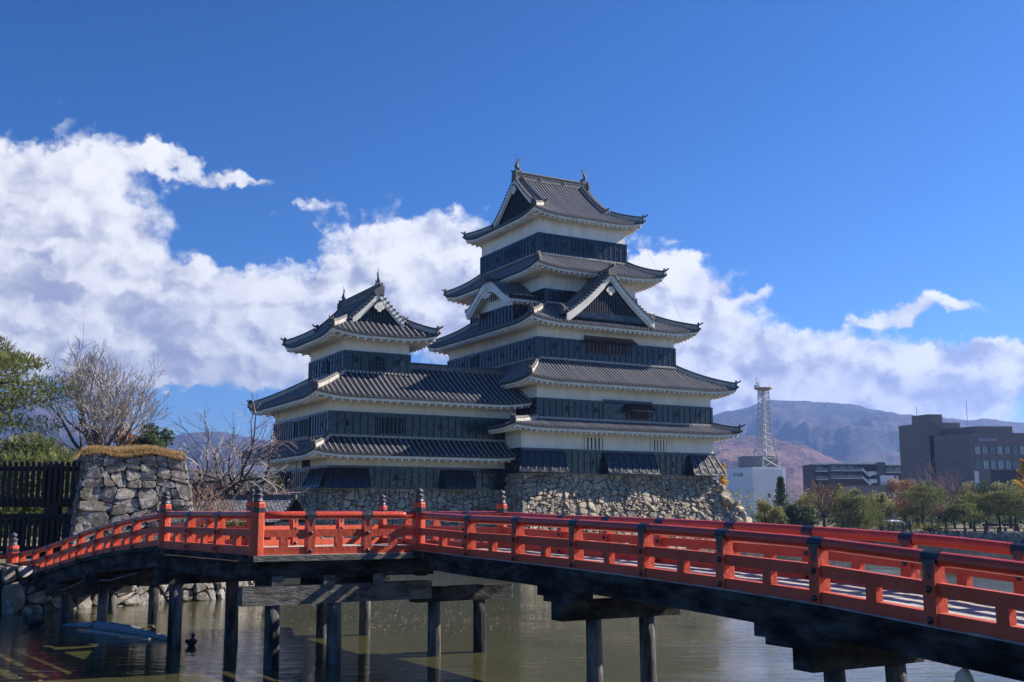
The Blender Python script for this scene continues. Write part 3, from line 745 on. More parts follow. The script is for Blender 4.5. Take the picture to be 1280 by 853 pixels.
    for sg in (-1, 1):   # verge ridges running down the gable slopes
        rd.sweep([Vector((uc+sg*W*q, vg+.25, gz(W*q)+.04)) for q in (.02, .2, .4, .6, .8, .97)], [(-.16, -.1), (.16, -.1), (.13, .28), (-.13, .28)], 1)
        p = Vector((uc+sg*W*.99, vg+.2, gz(W*.99))); rd.box(p.x-.22, p.x+.22, p.y-.25, p.y+.2, p.z-.1, p.z+.5, 1); rd.tube([p+Vector((0, 0, .5)), p+Vector((sg*.4, 0, .75))], [.09, .05], 6, 1)
    rd.build('ridge', [M['ridgecourse'], M['ridge']], gr)
    # bay with the bow-shaped gable on the shaded side
    rb = (2.35, 4.4, 5.4, 11.7); bay = MB(); bay.box(rb[0], rb[1]+.3, rb[2], rb[3], 18.8, 21.75)
    by = bay.build('bay', M['plaster'], root)
    bd = MB(); 
    for f, a0, a1 in (('L', rb[2], rb[3]), ('R', rb[0], rb[1]), ('B', rb[0], rb[1])):
        fbox(bd, rb, f, a0-.06, a1+.06, .002, .06, 18.9, 20.85); fbox(bd, rb, f, a0-.1, a1+.1, .06, .12, 20.72, 20.88); fbox(bd, rb, f, a0-.1, a1+.1, .06, .12, 19.1, 19.35)
        n = int((a1-a0)/.58)
        for k in range(n+1): x = a0+(a1-a0)*k/n; fbox(bd, rb, f, x-.05, x+.05, .06, .115, 19.35, 20.72, 1)
    bd.build('boarded_wall', [M['board'], M['batten']], by)
    vc = 8.55; HW = 4.25
    def kz(q): q = abs(q); return 21.05+1.9*(.5+.5*cos(pi*min(1, q*1.08)))**.75-.18*max(0, q-.8)*5*.2+.1*max(0, q-.85)*6
    km = MB(); NK = 28; g = []
    for i in range(NK+1):
        q = -1+2*i/NK
        for u in (1.25, 4.5): g.append(Vector((u, vc+HW*q, kz(q)+.30)))
    km.add(g, [(2*i, 2*i+1, 2*i+3, 2*i+2) for i in range(NK)], 1)
    for u0 in [1.35+.3*k for k in range(11)]:
        vs = []
        for i in range(NK+1):
            q = -1+2*i/NK; p = Vector((u0, vc+HW*q, kz(q)+.30))
            for ax, az_ in ((-1, -.2), (-.6, .8), (.6, .8), (1, -.2)): vs.append(p+Vector((ax*.075, 0, az_*.08)))
        km.add(vs, [(i*4+r_, i*4+r_+1, i*4+5+r_, i*4+4+r_) for i in range(NK) for r_ in range(3)], 0, .5)
    for q0 in (-1, 1):  # side eaves
        v = vc+HW*q0; km.box(1.25, 4.45, min(v, v-q0*.12), max(v, v-q0*.12), kz(1)-.02, kz(1)+.28, 1)
    kr = km.build('bow_gable_roof', [M['tile'], M['pan_shade']], by)
    kb = MB()
    for (u0, u1, zt, wd) in ((1.30, 1.45, .26, .62), (1.42, 1.6, -.28, .34)):
        vs = []
        for i in range(NK+1):
            q = -1+2*i/NK
            for u in (u0, u1): vs += [Vector((u, vc+HW*q*.985, kz(q)+zt)), Vector((u, vc+HW*q*.985, kz(q)+zt-wd))]
        fs = []
        for i in range(NK):
            A = i*4; fs += [(A, A+1, A+5, A+4), (A+2, A+6, A+7, A+3), (A+1, A+3, A+7, A+5), (A, A+4, A+6, A+2)]
        fs += [(0, 2, 3, 1), (4*NK, 4*NK+1, 4*NK+3, 4*NK+2)]
        kb.add(vs, fs, 0)
    for (dv, dz, rr) in ((0, .0, .26), (-.3, -.06, .2), (.3, -.06, .2), (-.62, .02, .13), (.62, .02, .13)): kb.tube([(1.38, vc+dv, 22.0+dz), (1.27, vc+dv, 22.0+dz)], rr, 8, 0)
    for q0 in (-1, 1):
        v = vc+HW*q0; kb.box(1.35, 4.42, min(v-q0*.1, v-q0*.3), max(v-q0*.1, v-q0*.3), kz(1)-.24, kz(1)+.0, 0)
        for k in range(6): kb.box(1.6+k*.5, 1.75+k*.5, min(v-q0*.15, v-q0*1.1), max(v-q0*.15, v-q0*1.1), kz(1)-.4, kz(1)-.22, 0)
    # soffit under the bow
    vs = []
    for i in range(NK+1):
        q = -1+2*i/NK; vs += [Vector((1.45, vc+HW*q*.985, kz(q)-.1)), Vector((4.3, vc+HW*q*.985, kz(q)-.1))]
    kb.add(vs, [(2*i, 2*i+1, 2*i+3, 2*i+2) for i in range(NK)], 0)
    kb.build('bargeboard', [M['trimwhite']], kr)
    tp = MB(); tp.add([Vector((2.36, vc+d, 21.7)) for d in (-2.4, 2.4)]+[Vector((2.36, vc+1.6, 22.5)), Vector((2.36, vc, 22.85)), Vector((2.36, vc-1.6, 22.5))], ((0, 1, 2, 3, 4),))
    tp.build('plaster_wall', M['plaster'], by)
    lattice_window(by, (2.35, 4.4, 5.4, 11.7), 'L', 7.5, 9.9, 21.65, 22.35, 6, 'trimwhite', 'trimwhite', .02)
    kd = MB(); kd.box(.95, 4.4, vc-.16, vc+.16, 23.2, 23.55); kd.tube([(.9, vc, 23.6), (4.4, vc, 23.6)], .12, 8); kd.box(.9, 1.05, vc-.34, vc+.34, 23.1, 23.85)
    kd.build('ridge', M['ridge'], kr)
    # openings -----------------------------------------------------------
    for a, z, w, h in ((5.65, 26.6, .12, .26), (7.3, 26.6, .13, .44), (11.35, 26.55, .13, .28), (13.0, 26.55, .14, .44)): loophole(b5, S5, 'R', a, z, w, h)
    lattice_window(root, S5, 'R', 8.25, 9.2, 26.15, 27.15, 4); lattice_window(root, S5, 'R', 9.5, 10.45, 26.15, 27.15, 4)
    for a, z in ((6.2, 26.6), (8.3, 26.5), (12.7, 26.5), (15.0, 26.5)): loophole(b5, S5, 'L', a, z, .16, .42)
    lattice_window(root, S5, 'L', 8.9, 9.9, 26.1, 27.1, 3); lattice_window(root, S5, 'L', 10.3, 11.3, 26.1, 27.1, 3)
    lattice_window(root, S4, 'R', 4.95, 5.95, 20.9, 21.85, 1); 
    for k in range(6): pass
    for a, z in ((4.2, 16.7), (6.6, 16.65), (12.9, 16.7), (15.2, 16.6)): loophole(b3, S3, 'R', a, z, .13, .42)
    for a in (3.2, 5.5, 8.0, 10.6, 15.9, 17.8): loophole(b3, S3, 'L', a, 16.65, .2, .42)
    lattice_window(root, S3, 'L', 12.9, 13.9, 16.1, 17.2, 1)
    for a in (4.5, 7.2, 15.6, 18.2): loophole(b2, S2, 'R', a, 11.35, .14, .42)
    # wide lattice window with a board canopy
    w = lattice_window(root, S3, 'R', 7.55, 11.75, 16.45, 17.35, 12, 'board', 'brownwood', .07, bw=.09)
    cn = MB(); cn.hexa([(7.2, 1.8, 17.5), (12.2, 1.8, 17.5), (12.35, 1.15, 17.36), (7.05, 1.15, 17.36), (7.2, 1.8, 17.95), (12.2, 1.8, 17.95), (12.35, 1.1, 17.46), (7.05, 1.1, 17.46)])
    cn.box(9.6, 9.72, 1.62, 1.72, 16.5, 17.4); cn.build('canopy', M['board'], w)
    # propped shutter window
    w = lattice_window(root, S2, 'R', 10.5, 12.6, 10.75, 11.75, 6, 'board', 'brownwood', .07, bw=.08)
    sh = MB(); sh.hexa([(10.2, -.85, 11.35), (12.9, -.85, 11.35), (12.9, .18, 12.02), (10.2, .18, 12.02), (10.2, -.85, 11.42), (12.9, -.85, 11.42), (12.9, .18, 12.1), (10.2, .18, 12.1)])
    for k in range(6): sh.beam((10.3+.5*k, -.83, 11.45), (10.3+.5*k, .15, 12.1), .05, .05, 0)
    sh.beam((10.45, .1, 11.0), (10.45, -.75, 11.38), .05, .05); sh.beam((12.7, .1, 11.0), (12.7, -.75, 11.38), .05, .05)
    sh.build('shutter', M['batten'], w)
    cb = MB(); fbox(cb, S2, 'R', 8.0, 13.0, .07, .2, 12.1, 12.3); fbox(cb, S2, 'R', 8.0, 10.1, .066, .13, 10.5, 12.1); cb.build('board_panel', M['board'], root)
    # slits in the white wall, and the stone-drop panels
    for a0, a1 in ((5.9, 7.75), (12.75, 14.35)): lattice_window(root, S1, 'R', a0, a1, 8.06, 9.05, 5, 'trimwhite', 'trimwhite', .0, bw=.1)
    for a0, a1, lp, es in ((0, 3.85, (.6,), -1), (7.75, 12.9, (8.7, 11.9), 0), (16.6, 19.5, (18.0,), 1)): stone_drop(root, S1, 'R', a0, a1, 6.08, 7.85, loops=lp, endside=es)
    stone_drop(root, S1, 'E', 0, 3, 6.08, 7.85, endside=-1)
    for a in (6.7, 14.9): loophole(b1, S1, 'R', a, 7.0, .13, .45)
    # thin earth wires on the sunny corner
    wr = MB(); wr.tube([(14.9, 4.3, 28.6), (15.6, 2.0, 24.0), (17.2, .5, 19.0)], .008, 4); wr.tube([(7.9, 2.8, 24.0), (8.3, .1, 18.9), (8.7, -.4, 14.6)], .008, 4); wr.build('earth_wire', M['palewood'], root)
    # stone base
    base = battered_base(None, 'stone_base', (.3, 19.3, .3, 19.3), 5.98, -1.2, {'R': 2.3, 'L': 2.0, 'E': 3.7, 'B': 2.0}, .40, [M['stone'], M['gap']], 5, 'RLE', parent=root, depth=.22, curve=.45, jit=1.1, gap=.016)
    return root
def build_small_keep():
    random.seed(23)
    root = empty('small_castle_keep', (*CO, 0), CROT, 'lower black and white castle turret with a long wing joined to the tall keep', 'castle')
    S1 = (-15.1, 1.0, 2.7, 16.6); S2 = S1; S3 = (-13.5, -8.0, 4.2, 12.4)
    b1 = storey(root, S1, 4.7, 6.4, 7.25, .6); b2 = storey(root, S2, 8.62, 10.5, 11.6, .6); b3 = storey(root, S3, 13.75, 15.42, 16.7, .62)
    skirt_roof(root, 'roof', (-17.0, 1.0, .8, 18.5), (-15.1, 1.0, 2.7, 16.6), 7.32, 8.62, S1, .3, .46, .095, hips=(0, 3), sides=(0, 2, 3), raft=.62)
    rf = skirt_roof(root, 'roof', (-16.95, 1.6, .85, 18.45), (-13.5, 1.6, 4.2, 12.4), 11.62, 13.75, S2, .36, .46, .095, conc=.16, hips=(0, 3), sides=(0, 2, 3), noshi=False, raft=.62)
    # upper strip of the wing roof with its ridge
    mb = MB(); zt = 14.55; vr = 5.25
    mb.quad((-8.1, 4.2, 13.75), (1.6, 4.2, 13.75), (1.6, vr, zt), (-8.1, vr, zt), 1); mb.quad((-8.1, 12.4, 13.7), (1.6, 12.4, 13.7), (1.6, vr, zt), (-8.1, vr, zt), 1)
    L = 18.55; n = int(L/.46)
    for k in range(n):
        x = -16.95+(k+.5)*L/n
        if x < -7.9: continue
        rnd = .35+.3*random.random(); vs = []
        for (v, z) in ((4.2, 13.75), (vr, zt)):
            for ax, az_ in ((-1, -.25), (-.62, .75), (.62, .75), (1, -.25)): vs.append(Vector((x+ax*.095, v, z+az_*.095)))
        mb.add(vs, [(q, q+1, q+5, q+4) for q in range(3)], 0, rnd)
    up = mb.build('wing_roof', [M['tile'], M['pan_shade']], root)
    rd = MB(); rd.box(-8.1, 1.6, vr-.2, vr+.2, zt-.1, zt+.28, 0); rd.box(-8.1, 1.6, vr-.24, vr+.24, zt+.28, zt+.33, 1); rd.tube([(-8.1, vr, zt+.34), (1.6, vr, zt+.34)], .13, 8, 1); rd.build('ridge', [M['ridgecourse'], M['ridge']], up)
    nm = MB()
    for k in range(19):
        u = -13.4+k*.3; nm.box(u-.08, u+.08, 3.98, 4.16, 13.72, 13.88)
    nm.box(-13.6, -7.95, 4.1, 4.2, 13.74, 13.9); nm.build('plaster_course', M['mortar'], root)
    # top roof: gable faces the sunny side
    X0, X1, Y0, Y1 = 4.2-1.8, 12.4+1.8, -13.5-1.75, -8.0+1.75
    irimoya_roof(root, 'roof', X0, X1, Y0, Y1, 16.64, lambda d: 16.64+.50*d+.072*d*d, 1.9, (S3[2], S3[3], S3[0], S3[1]), .42, .46, .095, swap=True, lattice=2, raft=.62, barge=2.3)
    for a in (-12.5, -9.0): loophole(b3, S3, 'R', a, 14.75, .15, .42)
    for a in (5.6, 10.9): loophole(b3, S3, 'L', a, 14.7, .2, .42)
    def bell(f, a, z0, w, h):   # bell-shaped window
        mb = MB(); out = [(-1.0, 0), (-.92, .35), (-.86, .6), (-.62, .82), (-.3, .92), (0, 1.0), (.3, .92), (.62, .82), (.86, .6), (.92, .35), (1.0, 0)]
        q = [face_pt(S3, f, a+x*w, .118, z0+y*h) for x, y in out]; mb.add(q, (tuple(range(len(q))),), 1)
        for (x0, y0), (x1, y1) in zip(out, out[1:]): mb.beam(face_pt(S3, f, a+x0*w, .14, z0+y0*h), face_pt(S3, f, a+x1*w, .14, z0+y1*h), .07, .07, 0)
        mb.beam(face_pt(S3, f, a-w*1.1, .14, z0), face_pt(S3, f, a+w*1.1, .14, z0), .08, .08, 0)
        for k in (-.5, 0, .5): mb.beam(face_pt(S3, f, a+k*w, .13, z0), face_pt(S3, f, a+k*w, .13, z0+h*(.95-.35*abs(k))), .05, .05, 0)
        for k in (.28, .55): mb.beam(face_pt(S3, f, a-.85*w, .132, z0+h*k), face_pt(S3, f, a+.85*w, .132, z0+h*k), .05, .05, 0)
        mb.build('bell_window', [M['board'], M['dark']], root)
    bell('R', -10.7, 14.0, .62, 1.25); bell('L', 8.4, 14.0, .75, 1.2)
    for a in (-13.75, -5.9, -2.6): loophole(b2, S2, 'R', a, 9.6, .15, .42)
    lattice_window(root, S2, 'R', -11.15, -9.1, 8.95, 10.2, 6)
    lattice_window(root, S2, 'L', 9.7, 10.9, 8.9, 10.25, 1); lattice_window(root, S2, 'L', 7.2, 9.5, 8.9, 10.25, 5)
    for a in (4.3, 14.5): loophole(b2, S2, 'L', a, 9.6, .22, .42)
    stone_drop(root, S1, 'R', -15.1, -11.95, 4.78, 6.25, .7, 5, loops=(-13.5,), endside=-1); stone_drop(root, S1, 'R', -5.75, -3.05, 4.78, 6.25, .7, 5, loops=(-3.9,))
    stone_drop(root, S1, 'L', 2.7, 6.1, 4.78, 6.25, .7, 5, endside=-1); stone_drop(root, S1, 'L', 13.3, 16.6, 4.78, 6.25, .7, 5, endside=1)
    for a in (-9.6, -1.2): loophole(b1, S1, 'R', a, 5.6, .15, .42)
    lattice_window(root, S1, 'L', 6.6, 10.9, 4.9, 6.1, 8, 'board', 'board', bw=.14)
    gate = MB(); fbox(gate, S1, 'L', 11.1, 13.1, .07, .09, 4.75, 6.35); gate.build('doorway', M['dark'], root)
    lattice_window(root, S1, 'L', 7.0, 8.6, 6.5, 7.1, 3, 'brownwood', 'brownwood', .0)
    wr = MB(); wr.tube([(-16.2, 6.9, 7.3), (-16.25, 6.9, -.2)], .035, 5); wr.tube([(-16.2, 2.6, 4.6), (-16.9, 4.6, -.2)], .02, 4); wr.build('downpipe', M['palewood'], root)
    battered_base(None, 'stone_base', (-14.9, 3.0, 2.95, 16.4), 4.68, -1.2, {'R': 1.9, 'L': 1.9, 'E': 0.1, 'B': 1.5}, .40, [M['stone'], M['gap']], 7, 'RL', parent=root, depth=.22, curve=.45, jit=1.1, gap=.016)
    return root
KEEP = build_main_keep(); SMALL = build_small_keep()
# ------------------------------------------------------------------ vermilion bridge
def lerp_tab(tab, t):
    if t <= tab[0][0]: return tab[0][1]
    for (a, x), (b, y) in zip(tab, tab[1:]):
        if t <= b:
            q = (t-a)/(b-a); return x+(y-x)*q
    return tab[-1][1]
P1 = Vector((-4.97, 21.30)); P2 = Vector((-1.955, 22.95)); P3 = Vector((-.235, 24.30)); P4 = Vector((-3.55, 29.8)); P5 = Vector((-6.37, 26.66)); P6 = Vector((-8.15, 25.6))
DR = Vector((sin(R(150)), cos(R(150)))); NR = Vector((-DR.y, DR.x))       # the near arm runs from P2 towards the viewer's right
DL = Vector((sin(R(-38)), cos(R(-38)))); NL = Vector((cos(R(-38)), -sin(R(-38))))   # the far arm runs from P6 away to the left
ZR = [(0, 2.985), (2.29, 2.924), (4.1, 2.902), (6, 2.866), (7.85, 2.82), (9.6, 2.763), (11.3, 2.693), (12.93, 2.576), (14.2, 2.49), (16, 2.34), (18, 2.15), (20, 1.93)]
ZL = [(-6, 2.99), (-.1, 2.99), (1.9, 2.855), (3.36, 2.74), (4.8, 2.60), (6.34, 2.42), (8.5, 2.13), (11, 1.82), (13.7, 1.62), (16, 1.58)]
HR = .80
def post_cap(par, x, y, z0, z1, r=.135, sc=1.0):
    mb = MB(); mb.lathe((x, y, 0), [(r*.98, z0), (r, z0+.02), (r, z1-.03), (r*.9, z1)], 8)
    mb.lathe((x, y, 0), [(r*1.03, z1-.2), (r*1.03, z1-.11)], 8, 1)
    po = mb.build('end_post', [M['red'], M['iron']], par)
    f = MB(); f.lathe((x, y, z1), [(.10*sc, 0), (.105*sc, .03*sc), (.092*sc, .04*sc), (.095*sc, .13*sc), (.11*sc, .145*sc), (.095*sc, .165*sc), (.05*sc, .185*sc), (.048*sc, .20*sc), (.075*sc, .215*sc), (.088*sc, .245*sc), (.07*sc, .28*sc), (.03*sc, .305*sc), (.008*sc, .325*sc)], 16)
    f.build('finial', M['bronze'], po, smooth=True); return po
def railing(root, plan, ztop, posts, t0, t1, h=HR, side=1, struts=True, vpost=True):
    """plan(t) -> point on the rail line; posts: list of t with a post"""
    e = empty('railing', (0, 0, 0)); e.parent = root
    def P(t, z): p = plan(t); return Vector((p.x, p.y, ztop(t)+z))
    n = max(2, int((t1-t0)/.45)); ts = [t0+(t1-t0)*i/n for i in range(n+1)]
    mb = MB(); mb.tube([P(t, -.07) for t in ts], .078, 8); mb.build('top_rail', M['redtop'], e, smooth=True)
    mb = MB(); rect = lambda w, hh: [(-w/2, -hh/2), (w/2, -hh/2), (w/2, hh/2), (-w/2, hh/2)]
    mb.sweep([P(t, -h*.49) for t in ts], rect(.10, .145)); mb.build('middle_rail', M['red'], e)
    mb = MB(); mb.sweep([P(t, -h+.085) for t in ts], rect(.13, .17)); mb.build('bottom_rail', M['red'], e)
    d0 = (plan(t0+.1)-plan(t0)).normalized(); out = Vector((d0.y, -d0.x))*side
    def vbox(mb, t, w, dpt, za, zb, m=0, off=0.0):
        p = plan(t); d = (plan(t+.05)-plan(t-.05)).normalized(); s = Vector((d.y, -d.x)); zt = ztop(t); p = p+s*off*side
        q = [p-d*w/2-s*dpt/2, p+d*w/2-s*dpt/2, p+d*w/2+s*dpt/2, p-d*w/2+s*dpt/2]
        mb.hexa([Vector((a.x, a.y, zt+za)) for a in q]+[Vector((a.x, a.y, zt+zb)) for a in q], m)
    for t in posts:
        mb = MB(); vbox(mb, t, .16, .19, -h+.0, -.29); vbox(mb, t, .15, .17, -.29, -.10)
        for za in (-h*.49, -h+.085):     # domed bolt heads on both faces
            for sg in (-1, 1):
                p = plan(t); o = Vector((out.x, out.y, 0))*(sg*.095); c = Vector((p.x, p.y, ztop(t)+za))
                mb.tube([c+o, c+o*1.22, c+o*1.38], [.042, .038, .012], 8, 1)
        po = mb.build('post', [M['red'], M['iron']], e)
        ib = MB(); d = .11
        ib.tube([P(t-d, -.07), P(t+d, -.07)], .084, 8)
        for sg in (-1, 1):               # hanging iron tongue
            p = plan(t); dd = (plan(t+.05)-plan(t-.05)).normalized(); o = Vector((out.x, out.y))*(sg*.088); q = Vector((p.x+o.x, p.y+o.y)); zt = ztop(t)
            ib.add([Vector((q.x-dd.x*.10, q.y-dd.y*.10, zt-.08)), Vector((q.x+dd.x*.10, q.y+dd.y*.10, zt-.08)), Vector((q.x+dd.x*.035, q.y+dd.y*.035, zt-.2)), Vector((q.x+dd.x*.02, q.y+dd.y*.02, zt-.29)), Vector((q.x-dd.x*.02, q.y-dd.y*.02, zt-.29)), Vector((q.x-dd.x*.035, q.y-dd.y*.035, zt-.2))], ((0, 1, 2, 3, 4, 5),))
        ib.build('iron_band', M['iron'], po)
    if struts:
        al = [t0]+sorted(posts)+[t1]
        for a, b in zip(al, al[1:]):
            if b-a < .9: continue
            mb = MB(); vbox(mb, (a+b)/2, .15, .11, -h+.17, -h*.49-.07); mb.build('strut', M['red'], e)
    return e
def build_bridge():
    root = empty('bridge', (0, 0, 0), 0, 'long vermilion wooden bridge with low arched railings crossing the moat on dark timber pillars', 'bridge')
    zr = lambda t: lerp_tab(ZR, t); zl = lambda t: lerp_tab(ZL, t)
    W = 2.2
    nearR = lambda t: P2+DR*t; farR = lambda t: P2+NR*W+DR*t
    pr = [2.29, 4.12, 5.99, 7.85, 9.59, 11.28, 12.93, 14.6, 16.3, 18.0, 19.6]
    railing(root, nearR, zr, pr, 0, 20.2)
    fr = [-.2+.55, 2.15, 3.75, 5.40, 7.25, 8.97, 10.77, 12.45, 14.2, 15.9, 17.6, 19.3]
    railing(root, farR, lambda t: zr(t)-.004, fr[1:], (P3-P2-NR*W).dot(DR), 20.2)
    def seg(A, B): d = (B-A).normalized(); return (lambda t: A+d*t), (B-A).length
    flat = lambda t: 2.995
    f, L = seg(P1, P2); railing(root, f, flat, [L*.31, L*.66], 0, L, .86)
    f, L = seg(P3, P4); railing(root, f, flat, [L*k/4 for k in (1, 2, 3)], 0, L, .86)
    f, L = seg(P4, P5); railing(root, f, flat, [L*.35, L*.7], 0, L, .86)
    f, L = seg(P1, P6); railing(root, f, flat, [L*.36, L*.68], 0, L, .84)
    nearL = lambda t: P6+DL*t; farL0 = P5
    railing(root, nearL, zl, [1.9, 3.36, 4.8, 6.34, 7.9, 9.4, 10.9, 12.4], 0, 13.7, .80)
    farL = lambda t: P6+NL*1.9+DL*t
    tp5 = (P5-P6-NL*1.9).dot(DL)
    railing(root, farL, zl, [1.9, 3.36, 4.8, 6.34, 7.9, 9.4, 10.9, 12.4], tp5, 13.7, .80)
    for p, z0, z1, sc in ((P1, 2.1, 3.18, .93), (P2, 2.12, 3.19, .95), (P3, 2.12, 3.17, .97), (P4, 2.12, 3.16, .95), (P5, 2.12, 3.24, 1.0), (P6, 2.12, 3.17, .98)): post_cap(root, p.x, p.y, z0, z1, .135 if p is not P1 else .145, sc)
    wing = [(nearL(13.7), 1.62), (farL(13.7), 1.62)]
    e0 = nearL(13.7); w1 = e0+Vector((-1.05, -.35)); w2 = farL(13.7)+Vector((.9, 1.2))
    for p, z in ((e0, 1.62), (w1, 1.55), (farL(13.7), 1.62), (w2, 1.55)): post_cap(root, p.x, p.y, z-.85, z+.26, .19, 1.35)
    f, L = seg(e0, w1); railing(root, f, lambda t: 1.62-.07*t, [], 0, L, .80)
    f, L = seg(farL(13.7), w2); railing(root, f, lambda t: 1.62-.07*t, [], 0, L, .80)
    # deck planks -----------------------------------------------------
    dk = MB(); rng = random.Random(3)
    def planks(A, B, zA, t0, t1, w=.24, ovr=.13):
        n = int((t1-t0)/w)
        for k in range(n):
            a = t0+(t1-t0)*k/n; b = a+(t1-t0)/n-.008
            q = [A(a), A(b), B(b), B(a)]; dd = (q[3]-q[0]).normalized()
            q = [q[0]-dd*ovr, q[1]-dd*ovr, q[2]+dd*ovr, q[3]+dd*ovr]; zz = [zA(a), zA(b), zA(b), zA(a)]; dz = rng.uniform(-.006, .006)
            dk.hexa([Vector((p.x, p.y, z-.075+dz)) for p, z in zip(q, zz)]+[Vector((p.x, p.y, z+dz)) for p, z in zip(q, zz)], 0, max(.01, rng.random()))
    planks(nearR, farR, lambda t: zr(t)-HR+.05-.02, 0.05, 20.2)
    planks(nearL, farL, lambda t: zl(t)-.80+.03, 0, 15.5)
    # platform between the two arms
    A_, B_ = seg(P1, P2); U2 = (P2-P1).normalized(); V2 = Vector((-U2.y, U2.x))
    for k in range(26):
        v0 = .0+k*.24; v1 = v0+.232
        a0 = P1.lerp(P5, min(1, v0/6.3)) if v0 < 6.2 else P5; a1 = P1.lerp(P5, min(1, v1/6.3))
        b0 = P2.lerp(P3, min(1, v0/2.0)) if v0 < 1.6 else P3.lerp(P4, min(1, (v0-1.6)/5.2)); b1 = P2.lerp(P3, min(1, v1/2.0)) if v1 < 1.6 else P3.lerp(P4, min(1, (v1-1.6)/5.2))
        q = [a0-U2*.1, b0+U2*.1, b1+U2*.1, a1-U2*.1]
        if k == 0: q[0] -= V2*.12; q[1] -= V2*.12
        dk.hexa([Vector((p.x, p.y, 2.085)) for p in q]+[Vector((p.x, p.y, 2.16)) for p in q], 0, max(.01, rng.random()))
    dk.build('deck', M['deck'], root)
    # edge boards
    eb = MB(); rect = lambda w, hh: [(-w/2, -hh/2), (w/2, -hh/2), (w/2, hh/2), (-w/2, hh/2)]
    def sweepline(mb, f, z, t0, t1, w, hh, off=0.0, m=0):
        n = max(2, int((t1-t0)/.5)); ps = []
        for i in range(n+1):
            t = t0+(t1-t0)*i/n; p = f(t); d = (f(t+.05)-f(t-.05)).normalized(); s = Vector((d.y, -d.x)); p = p+s*off; ps.append(Vector((p.x, p.y, z(t))))
        mb.sweep(ps, rect(w, hh), m)
    f12, L12 = seg(P1, P2); f16, L16 = seg(P1, P6)
    sweepline(eb, f12, lambda t: 2.095, -.1, L12+.05, .10, .11, .14, 1)
    sweepline(eb, f16, lambda t: 2.10, -.1, L16+.05, .10, .11, -.14, 0)
    sweepline(eb, nearR, lambda t: zr(t)-HR-.035, 0, 20, .12, .11, .14, 0)
    sweepline(eb, nearL, lambda t: zl(t)-.80-.03, 0, 15, .12, .11, -.14, 0)
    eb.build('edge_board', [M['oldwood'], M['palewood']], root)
    # girders
    gd = MB()
    for off in (.0, W/2, W): sweepline(gd, lambda t: P2+NR*off+DR*t, lambda t: zr(t)-HR-.20, -.6, 20.0, .26, .25)
    for off in (.0, .95, 1.9): sweepline(gd, lambda t: P6+NL*off+DL*t, lambda t: zl(t)-.80-.27, -.4, 14.5, .26, .36)
    for v in (.12, 2.2, 4.2, 5.9):
        a = P1+V2*v; b = P2+V2*v; gd.beam((a.x-.1, a.y, 1.86), (b.x+.3, b.y+.2, 1.86), .24, .32)
    for a, b in ((P1, P6), (P1, P5), (P2, P4)): gd.beam((a.x+.06, a.y+.1, 1.84), (b.x, b.y, 1.84), .24, .34)
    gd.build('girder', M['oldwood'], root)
    # trestles: pillars with a cross beam and corbels
    def trestle(a, b, zt, ext=(.45, .55), name='trestle', r=.135, pale=0, moss=False, ends=True, hb=.33):
        e = empty(name, (0, 0, 0)); e.parent = root
        a = Vector(a); b = Vector(b); d = (b-a).normalized(); s = Vector((d.y, -d.x))
        cb = MB(); p = a-d*ext[0]; q = b+d*ext[1]
        cb.beam((p.x, p.y, zt-hb/2), (q.x, q.y, zt-hb/2), .34, hb, pale)
        if ends: cb.beam((q.x, q.y, zt-hb/2), (q.x+d.x*.03, q.y+d.y*.03, zt-hb/2), .33, hb*.97, 1)
        cb.build('cross_beam', [M['oldwood'], M['palewood']], e)
        for p in (a, b):
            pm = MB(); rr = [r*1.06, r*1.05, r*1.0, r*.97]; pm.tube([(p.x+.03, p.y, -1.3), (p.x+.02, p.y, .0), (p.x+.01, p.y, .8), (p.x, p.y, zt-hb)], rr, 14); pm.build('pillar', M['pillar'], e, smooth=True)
        return e
    T1a, T1b = Vector((1.66, 20.5)), Vector((2.68, 21.05))
    def corb(p, d, z, L=1.3):
        mb = MB(); a = p-d*L/2; b = p+d*L/2; mb.beam((a.x, a.y, z+.05), (b.x, b.y, z+.05), .26, .2, 0); mb.beam((a.x+d.x*.2, a.y+d.y*.2, z-.09), (b.x-d.x*.2, b.y-d.y*.2, z-.09), .26, .09, 0); return mb.build('corbel', M['oldwood'], root)
    for k in range(0, 3):
        tt = (5.55, 10.85, 16.4)[k]; zt = zr(tt)-HR-.53; c = nearR(tt)+NR*.62-DR*.0; c2 = nearR(tt)+NR*1.72
        trestle(c, c2, zt, ((.72, .60), (.52, .34), (.5, .4))[k], hb=.31)
        for o in (.05, W-.05): corb(nearR(tt)+NR*o, DR, zt+.11)
    trestle((-1.66, 23.4), (-.72, 24.05), 1.42, (.5, .75), hb=.3)
    trestle((-4.68, 21.55), (-3.58, 22.2), 1.56, (.65, 2.1), pale=1, hb=.36, r=.145, ends=False)
    trestle((-4.6, 26.7), (-3.65, 27.3), 1.5, (.5, .6))
    for (ax, ay) in ((-7.6, 24.9), (-10.8, 29.1), (-12.95, 32.0)):
        A = Vector((ax, ay)); tt = (A-P6).dot(DL); trestle(A, A+NL*1.35, zl(max(tt, 0))-.80-.46, (.5, .5), r=.15 if ay < 28 else .13, hb=.34)
    for k in range(3):     # joist ends over the weathered platform beam
        p = P1+U2*(.45+1.05*k); mb = MB(); mb.beam((p.x, p.y-.05, 1.62), (p.x+V2.x*1.2, p.y+V2.y*1.2, 1.62), .24, .26, 0); mb.beam((p.x-V2.x*.03, p.y-V2.y*.03-.05, 1.62), (p.x, p.y-.05, 1.62), .23, .25, 1); mb.build('joist', [M['oldwood'], M['palewood']], root)
    cab = MB(); q = [nearL(t) for t in (1.5, 3.5, 5.5, 7.5, 9.5)]
